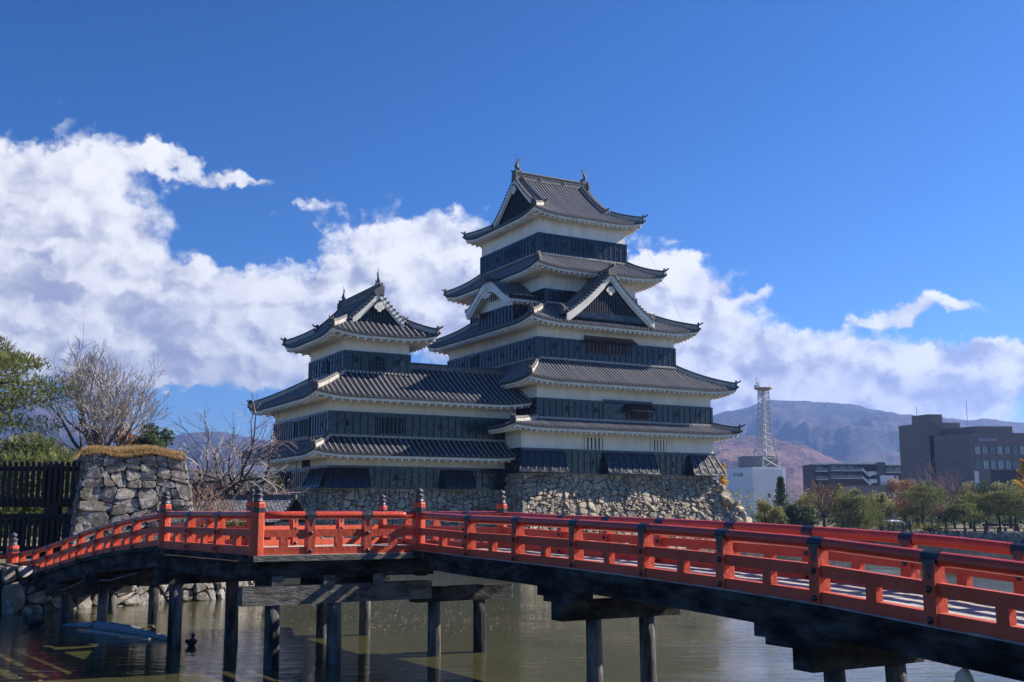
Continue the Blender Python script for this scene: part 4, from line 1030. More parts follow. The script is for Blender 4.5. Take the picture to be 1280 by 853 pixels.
    cab.tube([(p.x, p.y-.2, zl(t)-.80-.55-.12*(i % 2)) for i, (p, t) in enumerate(zip(q, (1.5, 3.5, 5.5, 7.5, 9.5)))], .025, 5); cab.build('cable', M['palewood'], root)
    return root
BRIDGE = build_bridge()
# ------------------------------------------------------------------ setting: hills, ground, moat, sky air
def hnoise(x, y, s):
    from mathutils import noise as nz
    return nz.fractal(Vector((x, y, s)), 1.0, 2.0, 6)
def terrain(name, prof, D, depth, base, seed, m, amp, nx=420, ny=80, fs=1.0, label=None):
    """range of hills: prof = [(azimuth deg, elevation deg of the crest)]; crest at distance D, front slope 'depth' long"""
    mb = MB(); a0, a1 = prof[0][0], prof[-1][0]; g = []
    for j in range(ny+1):
        t = j/ny*1.6            # 1 = crest
        for i in range(nx+1):
            az = a0+(a1-a0)*i/nx
            el = lerp_tab(prof, az); hc = D*math.tan(R(el))
            d = D-depth+depth*t
            x, y = d*sin(R(az)), d*cos(R(az))
            sh = t**1.25 if t <= 1 else max(0, 1-(t-1)*.9)
            nn = hnoise(x*fs/700, y*fs/700, seed); n2 = 1-abs(hnoise(x*fs/330+7, y*fs/330, seed+3))*1.8; n3 = hnoise(x*fs/60, y*fs/60, seed+9)
            env = min(1, t*1.6)*(1-.97*max(0, 1-abs(t-1)/.34)) if t <= 1.16 else 1
            h = hc*sh+amp*hc*.5*env*(nn*.8+(n2-.5)*.7)+n3*D*.0022
            edge = min(1, i/6, (nx-i)/6)
            g.append((x, y, base+max(-2, h*edge)))
    mb.add(g, [(j*(nx+1)+i, j*(nx+1)+i+1, (j+1)*(nx+1)+i+1, (j+1)*(nx+1)+i) for j in range(ny) for i in range(nx)])
    return mb.build(name, m, smooth=True, kind='structure')
def forest_mat(name, cols, sc):
    m = bpy.data.materials.new(name); m.use_nodes = True; t = NT(m.node_tree); t.n.clear()
    tc = t.node('ShaderNodeTexCoord').outputs['Object']
    n = t.noise(tc, sc, 9, .68); n2 = t.noise(tc, sc*7, 5, .7)
    c = t.ramp(t.m('ADD', t.m('MULTIPLY', n, .75), t.m('MULTIPLY', n2, .25)), cols)
    bs = t.node('ShaderNodeBsdfPrincipled', ins={'Base Color': c, 'Roughness': .95}); bs.inputs['Specular IOR Level'].default_value = .05
    bn = t.node('ShaderNodeBump', ins={'Strength': 1.0, 'Distance': 14.0, 'Height': t.noise(tc, sc*9, 6, .7)}); t.l.new(bn.outputs[0], bs.inputs['Normal'])
    out = t.node('ShaderNodeOutputMaterial'); t.l.new(bs.outputs[0], out.inputs[0]); return m
M['forest'] = forest_mat('hazed_mountain_forest', [(.30, (.03, .045, .05)), (.46, (.06, .065, .07)), (.56, (.12, .09, .09)), (.68, (.16, .12, .12))], .004)  # distance haze painted into the forest colours as a lighter blue-lilac tint
M['autumn'] = forest_mat('autumn_forest', [(.32, (.03, .05, .04)), (.42, (.09, .065, .05)), (.50, (.22, .115, .085)), (.58, (.32, .19, .13)), (.66, (.07, .07, .05)), (.78, (.22, .17, .11))], .012)
def pxaz(x): return math.degrees(math.atan((x-640)/1345*1.0))
def crest(pts):   # crest sketched as (azimuth, elevation) from bearings to the summits
    out = []
    for x, y in pts:
        a = (x-640)/1345; b = (426.5-y)/1345; c, s = cos(R(9)), sin(R(9)); dx, dy, dz = a, c-b*s, s+b*c
        out.append((math.degrees(math.atan2(dx, dy)), math.degrees(math.atan2(dz, math.hypot(dx, dy)))))
    return out
terrain('mountains', crest([(560, 600), (700, 560), (800, 535), (880, 522), (905, 515), (932, 508), (962, 499), (1000, 501), (1040, 503), (1080, 509), (1120, 517), (1160, 524), (1200, 523), (1240, 525), (1290, 528), (1400, 545), (1550, 535), (1750, 560)]), 3000, 1500, 0, 1.0, M['forest'], .62)
terrain('hills', crest([(700, 620), (800, 580), (860, 556), (900, 547), (940, 543), (985, 549), (1025, 562), (1060, 580), (1105, 602), (1150, 618), (1250, 628), (1400, 632)]), 1900, 700, 0, 5.0, M['autumn'], .5, fs=2.0)
terrain('mountains', crest([(-500, 560), (-250, 520), (-60, 505), (10, 500), (45, 497), (75, 511), (110, 528), (150, 547), (185, 551), (215, 545), (250, 538), (285, 540), (320, 547), (360, 556), (430, 585), (520, 612)]), 3400, 1700, 0, 9.0, M['forest'], .5)
# ground sheet to the horizon (the moat bed lies in it) and raised banks
M['bed'] = mat('moat_bed', (.06, .055, .03), .95, .3, .4)
M['ground'] = mat('dry_park_ground', (.20, .155, .095), .95, .3, .35, .3, 4, col2=(.11, .10, .05))
M['turf'] = mat('bank_turf', (.05, .055, .025), .95, .3, 2, .3, 9)
M['grass'] = leafmat('dry_grass', [(.30, .20, .09), (.52, .37, .18), (.42, .28, .13)], .8, .3)
def slab(name, pts, z0, z1, m, **kw):
    mb = MB(); n = len(pts); mb.add([(x, y, z0) for x, y in pts]+[(x, y, z1) for x, y in pts], [tuple(range(n, 2*n))]+[(k, (k+1) % n, n+(k+1) % n, n+k) for k in range(n)]); return mb.build(name, m, **kw)
slab('moat_bed', [(-9000, -300), (9000, -300), (9000, 9000), (-9000, 9000)], -1.6, -1.4, M['bed'], kind='structure')
slab('ground', [(-9000, 111.0), (-70, 111.0), (20, 104.5), (60, 102.0), (200, 101.0), (9000, 100), (9000, 8900), (-9000, 8900)], -1.4, 1.05, M['ground'], kind='structure')
slab('ground', [(-60, 27), (-15.0, 33.2), (-12.3, 36.6), (-10.3, 38.6), (-10.6, 46), (-15, 60), (-20, 76), (-22, 111.2), (-90, 111.2)], -1.4, 1.3, M['ground'], kind='structure')
slab('ground', [(-60, -60), (60, -60), (60, 4.0), (20, 5.5), (4.5, 4.6), (-8, 3.5), (-60, 6)], -1.4, 1.2, M['turf'], kind='structure')
def water_mat():
    m = bpy.data.materials.new('moat_water'); m.use_nodes = True; t = NT(m.node_tree); t.n.clear()
    tc = t.node('ShaderNodeTexCoord').outputs['Object']
    c = t.mix(t.maprange(t.noise(tc, .10, 4), .35, .65), (.056, .056, .025, 1), (.082, .080, .036, 1))
    bs = t.node('ShaderNodeBsdfPrincipled', ins={'Base Color': c, 'Roughness': .015, 'IOR': 1.33}); bs.inputs['Specular IOR Level'].default_value = .5
    n1 = t.noise(t.vm('MULTIPLY', tc, (.55, 1.9, 1)), 1.5, 3, .5, dist=.6); n2 = t.noise(t.vm('MULTIPLY', tc, (.6, 1.7, 1)), 5.5, 4, .6, dist=.3); n3 = t.noise(tc, .22, 3)
    h = t.m('ADD', t.m('MULTIPLY', n1, 1.0), t.m('MULTIPLY', n2, .30))
    amp = t.maprange(n3, .35, .7, .25, 1.0)
    bn = t.node('ShaderNodeBump', ins={'Strength': 1.0, 'Distance': .024, 'Height': t.m('MULTIPLY', h, amp)}); t.l.new(bn.outputs[0], bs.inputs['Normal'])
    out = t.node('ShaderNodeOutputMaterial'); t.l.new(bs.outputs[0], out.inputs[0]); return m
M['water'] = water_mat()
wb = MB(); wb.quad((-900, -200, 0), (900, -200, 0), (900, 140, 0), (-900, 140, 0)); wb.build('water', M['water'], kind='structure')
# ------------------------------------------------------------------ stone banks and the gate tower on the left
def wall_face(name, pts, z0, z1, lean, cell, seed, label, cat, mats, depth=.14, jit=1.0, thick=.5, coping=None):
    """retaining wall along a plan polyline (outside on the right-hand side)"""
    rng = random.Random(seed); mb = MB(); pts = [Vector((x, y)) for x, y in pts]
    for a, b in zip(pts, pts[1:]):
        d = (b-a); W = d.length; d.normalize(); o = Vector((d.y, -d.x)); H = z1-z0
        def P(x, y):
            q = a+d*x+o*(lean*(1-y/H)); n = Vector((o.x*H, o.y*H, lean)).normalized(); return Vector((q.x, q.y, z0+y)), n
        stone_face(mb, W, H, P, cell, rng, depth, jit=jit, gap=.016)
    return mb.build(name, mats, label=label, cat=cat)
wall_face('stone_bank', [(-40, 29.5), (-15.3, 32.9), (-12.5, 36.3), (-10.4, 38.2), (-10.6, 46)], -1.3, 1.36, .45, .5, 31, 'low stone bank at the water line behind the left bridge pillars', 'stone bank', [M['stone2'], M['gap']], .2)
wall_face('stone_bank', [(300, 101.6), (60, 101.8), (20, 104.3), (-14, 106.8)][::-1], -1.3, 1.1, .3, .8, 33, 'far straight stone bank below the park trees on the right', 'stone bank', [M['stone2'], M['gap']], .15)
TW = empty('stone_gate_tower', (-14.35, 41.4, 1.2), R(25), 'squat tower of big grey lichen-spotted stones beside the black palisade', 'stone tower')
battered_base(None, 'stone_block', (-1.85, 1.75, 0, 6.0), 3.95, -.3, {'R': .5, 'L': .4, 'E': .75, 'B': .5}, .40, [M['stone2'], M['gap']], 71, 'RLE', parent=TW, curve=.1, depth=.055, jit=.9, gap=.003, asp=1.5, tilt=.2)
gm = MB(); rng = random.Random(5)
def mound(x, y): 
    q = max(0, 1-abs((x+.05)/1.95)**3)*max(0, 1-abs((y-2.9)/3.25)**3); return 3.86+.30*q**.55+.07*sin(x*3.1+y)
g = []
for j in range(13):
    for i in range(13): x = -1.9+3.7*i/12; y = -.12+6.2*j/12; g.append((x, y, mound(x, y)))
gm.add(g, [(j*13+i, j*13+i+1, (j+1)*13+i+1, (j+1)*13+i) for j in range(12) for i in range(12)], 1, .4)
for k in range(14000):
    x = rng.uniform(-1.92, 1.78); y = rng.uniform(-.15, 6.0) if rng.random() < .5 else rng.uniform(-.16, .6); z = mound(x, y)-.03
    if x > 1.7 or y < 0: z -= .05
    h = rng.uniform(.10, .30); dx, dy = rng.uniform(-.14, .14), rng.uniform(-.16, .06); w = rng.uniform(.008, .02); a = rng.uniform(0, pi)
    gm.add([(x-w*cos(a), y-w*sin(a), z), (x+w*cos(a), y+w*sin(a), z), (x+dx, y+dy, z+h*(1 if y > .05 else .5))], ((0, 1, 2),), 0, max(.01, rng.random()))
gm.build('dry_grass', [M['grass'], M['ground']], TW, kind='stuff')
# black palisade gate left of the tower
def palisade():
    e = empty('palisade_gate', (-16.35, 41.6, 1.2), R(4), 'tall black timber palisade gate of close vertical pickets left of the stone tower', 'gate')
    rng = random.Random(8)
    for k, (z0, z1) in enumerate(((2.05, 3.72), (-.6, 1.55))):
        mb = MB(); x = -8.0
        while x < .4:
            mb.box(x-.06, x+.06, -.05, .05, z0-.03*rng.random(), z1-.05*rng.random(), 0); x += .215
        zz = (2.2, 3.42) if k == 0 else (1.42, .4)
        for z in zz: mb.box(-8.1, .45, .055, .17, z-.09, z+.09, 0)
        mb.build('picket_panel', M['fence'], e)
    for x, w, zt in ((.1, .22, 3.5), (-2.45, .17, 1.6), (-1.3, .26, 3.55), (-5.0, .22, 3.5), (-8.0, .22, 3.5)):
        mb = MB(); mb.box(x-w, x+w, .18, .18+2*w, -.6, zt); mb.build('gate_post', M['fence'], e)
    mb = MB(); mb.box(-8.2, .5, .2, .42, 1.52, 1.72); mb.box(-8.2, .5, .2, .42, 1.96, 2.1); mb.build('cross_beam', M['fence'], e)
    mb = MB(); mb.lathe((-1.3, .44, 3.55), [(.34, 0), (.36, .06), (.05, .2)], 4); mb.build('post_cap', M['bronze'], e)
palisade()
# ------------------------------------------------------------------ trees
M['bark'] = mat('grey_bark', (.10, .085, .075), .9, .4, 3, .5, 12, stretch=(1, 1, .3))
M['barkdark'] = mat('dark_bark', (.045, .036, .032), .9, .4, 3, .5, 12, stretch=(1, 1, .3))
M['twig'] = mat('bare_twig', (.36, .32, .295), .9)
M['twigp'] = mat('mauve_twig', (.27, .19, .20), .9)
M['twigb'] = mat('brown_twig', (.28, .18, .12), .9)
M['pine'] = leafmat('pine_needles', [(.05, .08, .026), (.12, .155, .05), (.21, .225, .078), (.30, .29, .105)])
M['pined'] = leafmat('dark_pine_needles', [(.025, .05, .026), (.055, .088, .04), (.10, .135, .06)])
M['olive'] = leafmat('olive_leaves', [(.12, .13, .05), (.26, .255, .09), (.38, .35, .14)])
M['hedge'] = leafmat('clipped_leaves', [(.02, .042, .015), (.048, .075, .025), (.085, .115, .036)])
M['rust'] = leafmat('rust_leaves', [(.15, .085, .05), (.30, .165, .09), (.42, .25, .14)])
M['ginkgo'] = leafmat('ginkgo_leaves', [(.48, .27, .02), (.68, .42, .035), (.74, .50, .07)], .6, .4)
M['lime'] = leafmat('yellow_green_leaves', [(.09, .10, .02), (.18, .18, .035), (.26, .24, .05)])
def rv(rng): 
    while True:
        v = Vector((rng.uniform(-1, 1), rng.uniform(-1, 1), rng.uniform(-1, 1)))
        if .05 < v.length < 1: return v
def cloud(mb, rng, c, rad, n, size, shell=.35, up=0.0, flat=0.0, mat=0, needle=False):
    """leaf-sized faces through an ellipsoid's volume"""
    c = Vector(c)
    for k in range(n):
        v = rv(rng); v.normalize(); q = rng.random()**shell
        p = c+Vector((v.x*rad[0]*q, v.y*rad[1]*q, v.z*rad[2]*q))
        s = size*rng.uniform(.55, 1.4); rnd = min(1, max(.01, .5+.28*v.z*q+rng.uniform(-.3, .3)))  # lighter clump tops, darker undersides: shading painted into the leaf colour
        if needle:
            d = (rv(rng)*.8+v*.6+Vector((0, 0, up))).normalized(); sd = d.cross(rv(rng)).normalized()*(s*.16)
            mb.add([p-sd, p+sd, p+d*s], ((0, 1, 2),), mat, rnd)
            d2 = (d+rv(rng)*.7).normalized(); mb.add([p-sd, p+sd, p+d2*s], ((0, 1, 2),), mat, rnd)
        else:
            n_ = (rv(rng)+v*.5+Vector((0, 0, flat))).normalized(); a = n_.cross(rv(rng)).normalized(); b = n_.cross(a)
            mb.add([p-a*s*.5, p-b*s*.32, p+a*s*.5, p+b*s*.32], ((0, 1, 2, 3),), mat, rnd)
def branch(mb, rng, p, d, L, r, lev, maxlev, kids, spread, upb, wig, tips, rmin=.006, decay=.68, n0=6):
    seg = 3 if lev < maxlev else 2; path = [Vector(p)]; rad = [r]; dd = Vector(d)
    for i in range(seg):
        dd = (dd+rv(rng)*wig+Vector((0, 0, upb))).normalized(); path.append(path[-1]+dd*(L/seg)); rad.append(max(rmin, r*(1-(.42 if lev < maxlev else .7)*(i+1)/seg)))
    mb.tube(path, rad, max(3, n0-lev), 0 if lev < 3 else 1, 0, lev == 0)
    if lev >= maxlev: tips.append((path[-1], dd)); return
    k = kids[min(lev, len(kids)-1)]
    for i in range(k):
        f = rng.uniform(.35, 1.0) if i < k-1 else 1.0
        j = min(seg-1, int(f*seg)); q = path[j].lerp(path[j+1], f*seg-j) if f < 1 else path[-1]
        ax = dd.cross(rv(rng)).normalized(); an = spread*rng.uniform(.55, 1.25)*(1 if i < k-1 else .45)
        nd = (Matrix.Rotation(an, 3, ax) @ dd).normalized()
        branch(mb, rng, q, nd, L*decay*rng.uniform(.75, 1.2), max(rmin, r*(.62 if i == k-1 else .48)), lev+1, maxlev, kids, spread, upb, wig, tips, rmin, decay, n0)
def bare_tree(name, loc, h, label, cat='tree', group=None, seed=1, levels=5, kids=(4, 4, 3, 3, 3), spread=.55, upb=.10, wig=.16, trunk=.28, r=.22, lean=(0, 0), tw='twig', bark='bark', rmin=.006, decay=.70, leaves=None):
    rng = random.Random(seed); e = empty(name, loc, 0, label, cat, group)
    mb = MB(); L = h*trunk; path = [Vector((0, 0, -.3)), Vector((lean[0]*.3, lean[1]*.3, L*.5)), Vector((lean[0], lean[1], L))]
    mb.tube(path, [r*1.25, r, r*.86], 9); mb.build('trunk', M[bark], e, smooth=True)
    cb = MB(); tips = []; n = kids[0]
    for i in range(n):
        a = 2*pi*i/n+rng.uniform(-.4, .4); t = spread*rng.uniform(.35, 1.15); d = Vector((cos(a)*sin(t), sin(a)*sin(t), cos(t)))
        branch(cb, rng, path[-1]-Vector((0, 0, L*.25*rng.random())), d, h*(1-trunk)*.36*rng.uniform(.85, 1.2), r*.58, 1, levels, kids, spread, upb, wig, tips, rmin, decay)
    o = cb.build('crown', [M[bark], M[tw]], e)
    if leaves:
        lb = MB()
        for p, d in tips:
            if rng.random() < leaves[1]: cloud(lb, rng, p, (.25, .25, .2), leaves[3] if len(leaves) > 3 else 3, leaves[2])
        lb.build('leaves', M[leaves[0]], e)
    return e
def pine_tree(name, loc, h, w, label, seed, cat='pine tree', group=None, mt='pine', tiers=6, n=260, size=.22, bark='barkdark', lean=0.0, base=.35, pads=4, flat=.30):
    rng = random.Random(seed); e = empty(name, loc, 0, label, cat, group); tb = MB(); fb = MB()
    path = [Vector((lean*h*t*t+.06*h*sin(t*5+seed)*t, .04*h*sin(t*4+seed*2)*t, h*t*.97-.2)) for t in [i/7 for i in range(8)]]
    tb.tube(path, [max(.03, .030*h*(1-.8*i/7)) for i in range(8)], 8); 
    for k in range(tiers):
        t = base+(1-base)*(k+.3)/tiers; j = min(6, int(t*7)); q = path[j].lerp(path[j+1], t*7-j); ww = w*.5*(1.05-.62*((t-base)/(1-base))**1.6)*rng.uniform(.8, 1.15)
        for i in range(pads if k < tiers-1 else 1):
            a = 2*pi*i/pads+rng.uniform(-.5, .5)+k; rr = ww*rng.uniform(.55, .85) if k < tiers-1 else 0
            c = q+Vector((cos(a)*rr, sin(a)*rr, rng.uniform(-.02, .05)*h)); 
            tb.tube([q, q.lerp(c, .6)+Vector((0, 0, .02*h)), c], [.010*h, .007*h, .004*h], 5)
            pr = ww*rng.uniform(.40, .62)+.05*w
            cloud(fb, rng, c, (pr, pr, pr*flat+.03*h), int(n*rng.uniform(.8, 1.2)), size, .45, .8, needle=True)
    tb.build('trunk', M[bark], e, smooth=True); fb.build('crown', M[mt], e); return e
def leafy(name, loc, blobs, label, seed, mt, n=900, size=.22, cat='tree', group=None, trunk=None, flat=0.0, shell=.35):
    rng = random.Random(seed); e = empty(name, loc, 0, label, cat, group)
    if trunk: tb = MB(); tb.tube([(0, 0, -.3), (.05, 0, trunk*.5), (0, .05, trunk)], [trunk*.06+.06, trunk*.05+.04, trunk*.03+.02], 8); tb.build('trunk', M['barkdark'], e, smooth=True)
    fb = MB(); tot = sum(b[3]*b[4]*b[5] for b in blobs)**.0
    for (x, y, z, a, b, c) in blobs: cloud(fb, rng, (x, y, z), (a, b, c), n, size, shell, flat=flat)
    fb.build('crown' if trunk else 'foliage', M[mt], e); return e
def clumps(rng, c, rad, k, q=.45):
    out = []
    for i in range(k):
        v = rv(rng).normalized(); s = rng.uniform(.75, 1.2)
        out.append((c[0]+v.x*rad[0]*.62, c[1]+v.y*rad[1]*.62, c[2]+v.z*rad[2]*.62, rad[0]*q*s, rad[1]*q*s, rad[2]*q*s))
    return out
def at(x, Y): return (x-640)/1345*Y*.988   # lateral position of a bearing at distance Y
def hgt(y, Y): b = (426.5-y)/1345; return 3+Y*(sin(R(9))+b*cos(R(9)))/(cos(R(9))-b*sin(R(9)))
rg = random.Random(99)
# left group
pine_tree('pine_tree', (at(-58, 56), 56, 1.3), 11.8, 8.4, 'large pine with layered light green pads at the left edge of the view', 4, tiers=7, n=640, size=.21, pads=5, base=.30, lean=.08, mt='pine', flat=.11)
pine_tree('pine_tree', (at(30, 50), 50, 1.3), 5.6, 6.4, 'bushy pine with spreading boughs behind the palisade gate', 9, tiers=5, n=420, size=.25, pads=6, base=.2, mt='pine', flat=.3)
leafy('evergreen_shrub', (at(62, 54), 54, 1.3), clumps(rg, (0, 0, 2.9), (1.7, 1.5, 2.6), 9), 'dark dense evergreen shrub between the palisade gate and the big bare tree', 12, 'hedge', 620, .2, 'shrub')
bare_tree('bare_tree', (at(114, 60), 60, 1.3), 9.9, 'big leafless tree with fanned upright branches behind the stone tower', seed=21, levels=7, kids=(9, 3, 3, 3, 3, 3, 2), spread=.76, upb=.08, wig=.11, trunk=.51, r=.26, rmin=.0105, decay=.73)
rg2 = random.Random(12)
leafy('evergreen_tree', (at(172, 66), 66, 1.3), clumps(rg2, (.4, 0, 6.0), (1.5, 1.4, 1.3), 9, .5)+clumps(rg2, (0, 0, 4.2), (1.3, 1.2, 1.2), 5, .5), 'small dark green tree with a russet side above the stone tower', 14, 'pined', 420, .2, trunk=5.0)
leafy('autumn_tree', (at(152, 65), 65, 1.3), clumps(rg2, (0, 0, 6.3), (1.0, .9, .9), 6, .5), 'little russet-leaved tree left of the small dark green tree', 15, 'rust', 170, .17, trunk=5.8)
bare_tree('cherry_tree', (at(294, 58), 58, 1.3), 7.6, 'gnarled dark bare cherry tree reaching over the low tiled roof', seed=34, levels=5, kids=(4, 3, 3, 3, 4), spread=.85, upb=.0, wig=.34, trunk=.34, r=.24, bark='barkdark', tw='twigp', rmin=.009, decay=.74)
bare_tree('cherry_tree', (at(262, 56), 56, 1.3), 6.8, 'crooked bare cherry tree close to the right side of the stone tower', seed=37, levels=5, kids=(4, 3, 3, 3, 4), spread=.9, upb=.0, wig=.36, trunk=.26, r=.2, bark='barkdark', tw='twig', rmin=.009, decay=.74)
for i, (x, Y, h, sd, lb) in enumerate(((318, 66, 4.6, 51, 'low thicket of mauve bare twigs in front of the small turret'), (244, 50, 3.6, 52, 'low bare brown bush at the foot of the stone tower'), (280, 62, 4.6, 55, 'bare reddish thicket behind the crooked cherry trees'))):
    bare_tree('bare_shrub', (at(x, Y), Y, 1.3), h, lb, 'shrub', seed=sd, levels=4, kids=(10, 5, 4, 4), spread=.85, upb=.03, wig=.3, trunk=.06, r=.1, tw=('twigp', 'twigb', 'twigp')[i], rmin=.009, decay=.76, leaves=(('rust', .12, .12) if i == 2 else None))
leafy('evergreen_shrub', (at(300, 52), 52, 1.2), clumps(rg2, (0, 0, .7), (1.2, .6, .7), 5), 'low yellow-green shrub seen through the bridge rails', 61, 'lime', 320, .14, 'shrub')
leafy('hedge', (at(235, 64), 64, 1.3), [(x*.8, 0, 2.4, .9, .7, 1.9) for x in range(-2, 7)], 'dark hedge behind the bare cherry trees', 62, 'hedge', 500, .2, 'hedge')
leafy('hedge', (at(30, 62), 62, 1.3), [(x*1.1, 0, 1.4, 1.2, .8, 1.5) for x in range(-7, 7)], 'olive undergrowth behind the palisade gate', 63, 'olive', 420, .2, 'hedge')
# right bank: park trees
def rb(x, Y): return (at(x, Y), Y, 1.05)
def top(y, Y): return hgt(y, Y)-1.05
def spire():
    Y = 118; h = top(592, Y); rng = random.Random(3); e = empty('conifer', rb(977, Y), 0, 'dark pointed conifer in front of the white broadcasting building', 'conifer'); tb = MB(); tb.tube([(0, 0, -.2), (0, 0, h*.9)], [.14, .03], 6); tb.build('trunk', M['barkdark'], e); fb = MB()
    for k in range(9):
        t = k/9; rr = 1.25*(1-t*.86)
        for i in range(5): a = 2*pi*i/5+k; cloud(fb, rng, (cos(a)*rr*.6, sin(a)*rr*.6, .5+(h-.6)*t), (rr*.55, rr*.55, .38), 90, .2, .5, .1, needle=True)
    fb.build('crown', M['pined'], e)
spire()
leafy('clipped_bush', rb(1000, 108), [(0, 0, 1.2, 1.55, 1.4, 1.65)]+clumps(rg, (0, 0, 1.3), (1.6, 1.4, 1.6), 8, .42), 'dense dark dome-shaped bush right of the pointed conifer', 71, 'hedge', 750, .17, 'bush', shell=.25)
leafy('broadleaf_tree', rb(956, 110), clumps(rg, (0, 0, 1.7), (1.2, 1.1, 1.5), 10, .42), 'loose olive tree nearest the end of the castle base', 72, 'olive', 260, .17, trunk=1.8)
leafy('broadleaf_tree', rb(971, 107), clumps(rg, (0, 0, 1.35), (1.1, 1.0, 1.25), 9, .42), 'small grey-green tree tucked beside the dome-shaped bush', 73, 'olive', 260, .16, trunk=1.5)
bare_tree('bare_tree', rb(1030, 112), top(596, 112), 'tawny bare tree with a forked black trunk below the balcony flats', seed=81, levels=5, kids=(5, 4, 3, 3, 4), spread=.6, upb=.06, wig=.22, trunk=.25, r=.16, bark='barkdark', tw='twigb', rmin=.012, leaves=('rust', .12, .12, 2))
pine_tree('pine_tree', rb(1072, 109), top(610, 109), 4.4, 'yellow-green layered pine left of the little white hut', 82, tiers=7, n=210, size=.22, base=.12, pads=5, mt='pine')
leafy('broadleaf_tree', rb(1100, 112), clumps(rg, (0, 0, 2.4), (1.5, 1.4, 2.0), 14, .40), 'tall olive broadleaf right behind the yellow-green pine', 83, 'olive', 240, .18, trunk=2.2)
leafy('autumn_tree', rb(1130, 120), clumps(rg, (0, 0, 3.6), (2.5, 2.0, 2.6), 18, .36), 'rust-brown tree in front of the left side of the brown office block', 84, 'rust', 200, .18, trunk=3.2)
pine_tree('pine_tree', rb(1154, 113), top(597, 113), 4.6, 'broad dark pine under the left corner of the brown office block', 85, tiers=6, n=200, size=.2, flat=.2, base=.3, pads=5, mt='pine', lean=.05)
for x, Y, y, sd, lb in ((1192, 128, 580, 91, 'wide mauve bare tree against the brown office wall'), (1164, 132, 578, 92, 'slim mauve bare tree in front of the left brown office wall')):
    bare_tree('bare_tree', rb(x, Y), top(y, Y), lb, seed=sd, levels=5, kids=(6, 4, 4, 3, 4), spread=.7, upb=.05, wig=.2, trunk=.2, r=.16, tw='twigp', rmin=.012)
bare_tree('bare_tree', rb(1181, 108), top(620, 108), 'brown bare tree with a dense low crown on the park lawn', seed=93, levels=5, kids=(6, 4, 4, 3, 3), spread=.8, upb=.03, wig=.2, trunk=.25, r=.14, bark='barkdark', tw='twigb', rmin=.012)
for x, Y, y, w, sd, lb, mt in ((1204, 106, 622, 3.3, 101, 'shortest park pine with a light green top at the lawn edge', 'pine'), (1216, 109, 609, 3.8, 102, 'slender park pine with a flat light crown', 'pine'), (1232, 111, 597, 3.5, 103, 'tallest dark park pine below the office windows', 'pined'), (1249, 108, 603, 4.2, 104, 'leaning park pine with a thick trunk', 'pine'), (1268, 110, 604, 4.2, 105, 'grey-green park pine before the yellow tree', 'pine'), (1288, 106, 608, 4.4, 106, 'park pine cut by the right edge of the view', 'pine')):
    pine_tree('pine_tree', rb(x, Y), top(y, Y), w, lb, sd, group='pines along the far bank', tiers=6, n=190, size=.17, base=.38, pads=4, mt=mt, flat=.2, lean=.06 if sd == 104 else 0)
def ginkgo(x, Y, y, w, sd, lb):
    rng = random.Random(sd); e = empty('ginkgo_tree', rb(x, Y), 0, lb, 'ginkgo tree'); h = top(y, Y); tb = MB(); fb = MB(); tb.tube([(0, 0, -.2), (0, 0, h*.95)], [.2, .04], 7)
    for k in range(26):
        t = .25+.75*k/26; a = rng.uniform(0, 2*pi); L = w*(1.05-t)*rng.uniform(.8, 1.1); q = Vector((0, 0, h*t*.9)); d = Vector((cos(a)*.72, sin(a)*.72, .7)); tb.tube([q, q+d*L], [.04, .01], 4)
        for i in range(7): cloud(fb, rng, q+d*(L*(i+.5)/7), (.22, .22, .22), 26, .17)
    tb.build('trunk', M['bark'], e); fb.build('crown', M['ginkgo'], e)
ginkgo(1284, 122, 566, 3.4, 5, 'bright yellow ginkgo at the right edge before the office windows'); ginkgo(905, 120, 571, 1.7, 6, 'yellow ginkgo peeping out behind the right end of the castle base')
leafy('shrub', rb(1152, 104.5), [(0, 0, .45, 1.1, .7, .6), (.7, 0, .3, .7, .6, .45)], 'bright yellow-green low shrub on the lawn edge', 111, 'lime', 420, .13, 'shrub')
leafy('shrub', rb(1178, 104.3), [(0, 0, .4, 1.0, .6, .55), (-.8, 0, .3, .7, .5, .4)], 'grey-green rounded shrub under the brown bare tree', 112, 'olive', 300, .13, 'shrub')
leafy('shrub', rb(1120, 107), [(x*.7, 0, .45, .7, .6, .55) for x in range(-2, 3)], 'dark low shrubs beside the little white hut', 113, 'hedge', 260, .14, 'shrub')
leafy('hedge', (at(1120, 136), 136, 1.05), [(x*2.2, rg.uniform(-1, 1), .8, 2.0, 1.2, .6+.5*rg.random()) for x in range(-9, 16)], 'dark clipped hedge behind the park trees', 114, 'hedge', 420, .24, 'hedge')
# wooded belt further back
for i, x in enumerate(range(1500, 2600, 140)): pass
leafy('woodland', (at(700, 170), 170, 1.05), [(x*5, rg.uniform(-4, 4), 2.2, 4, 3, 2.6+1.5*rg.random()) for x in range(-6, 28)], 'distant belt of park greenery behind the keep and the office blocks', 115, 'olive', 520, .32, 'woodland')['kind'] = 'stuff'
leafy('woodland', (-60, 100, 1.3), [(x*4, rg.uniform(-6, 6), 2.0, 4, 3, 3.0+1.5*rg.random()) for x in range(-10, 8)], 'distant belt of greenery behind the left-hand trees', 116, 'olive', 420, .32, 'woodland')['kind'] = 'stuff'

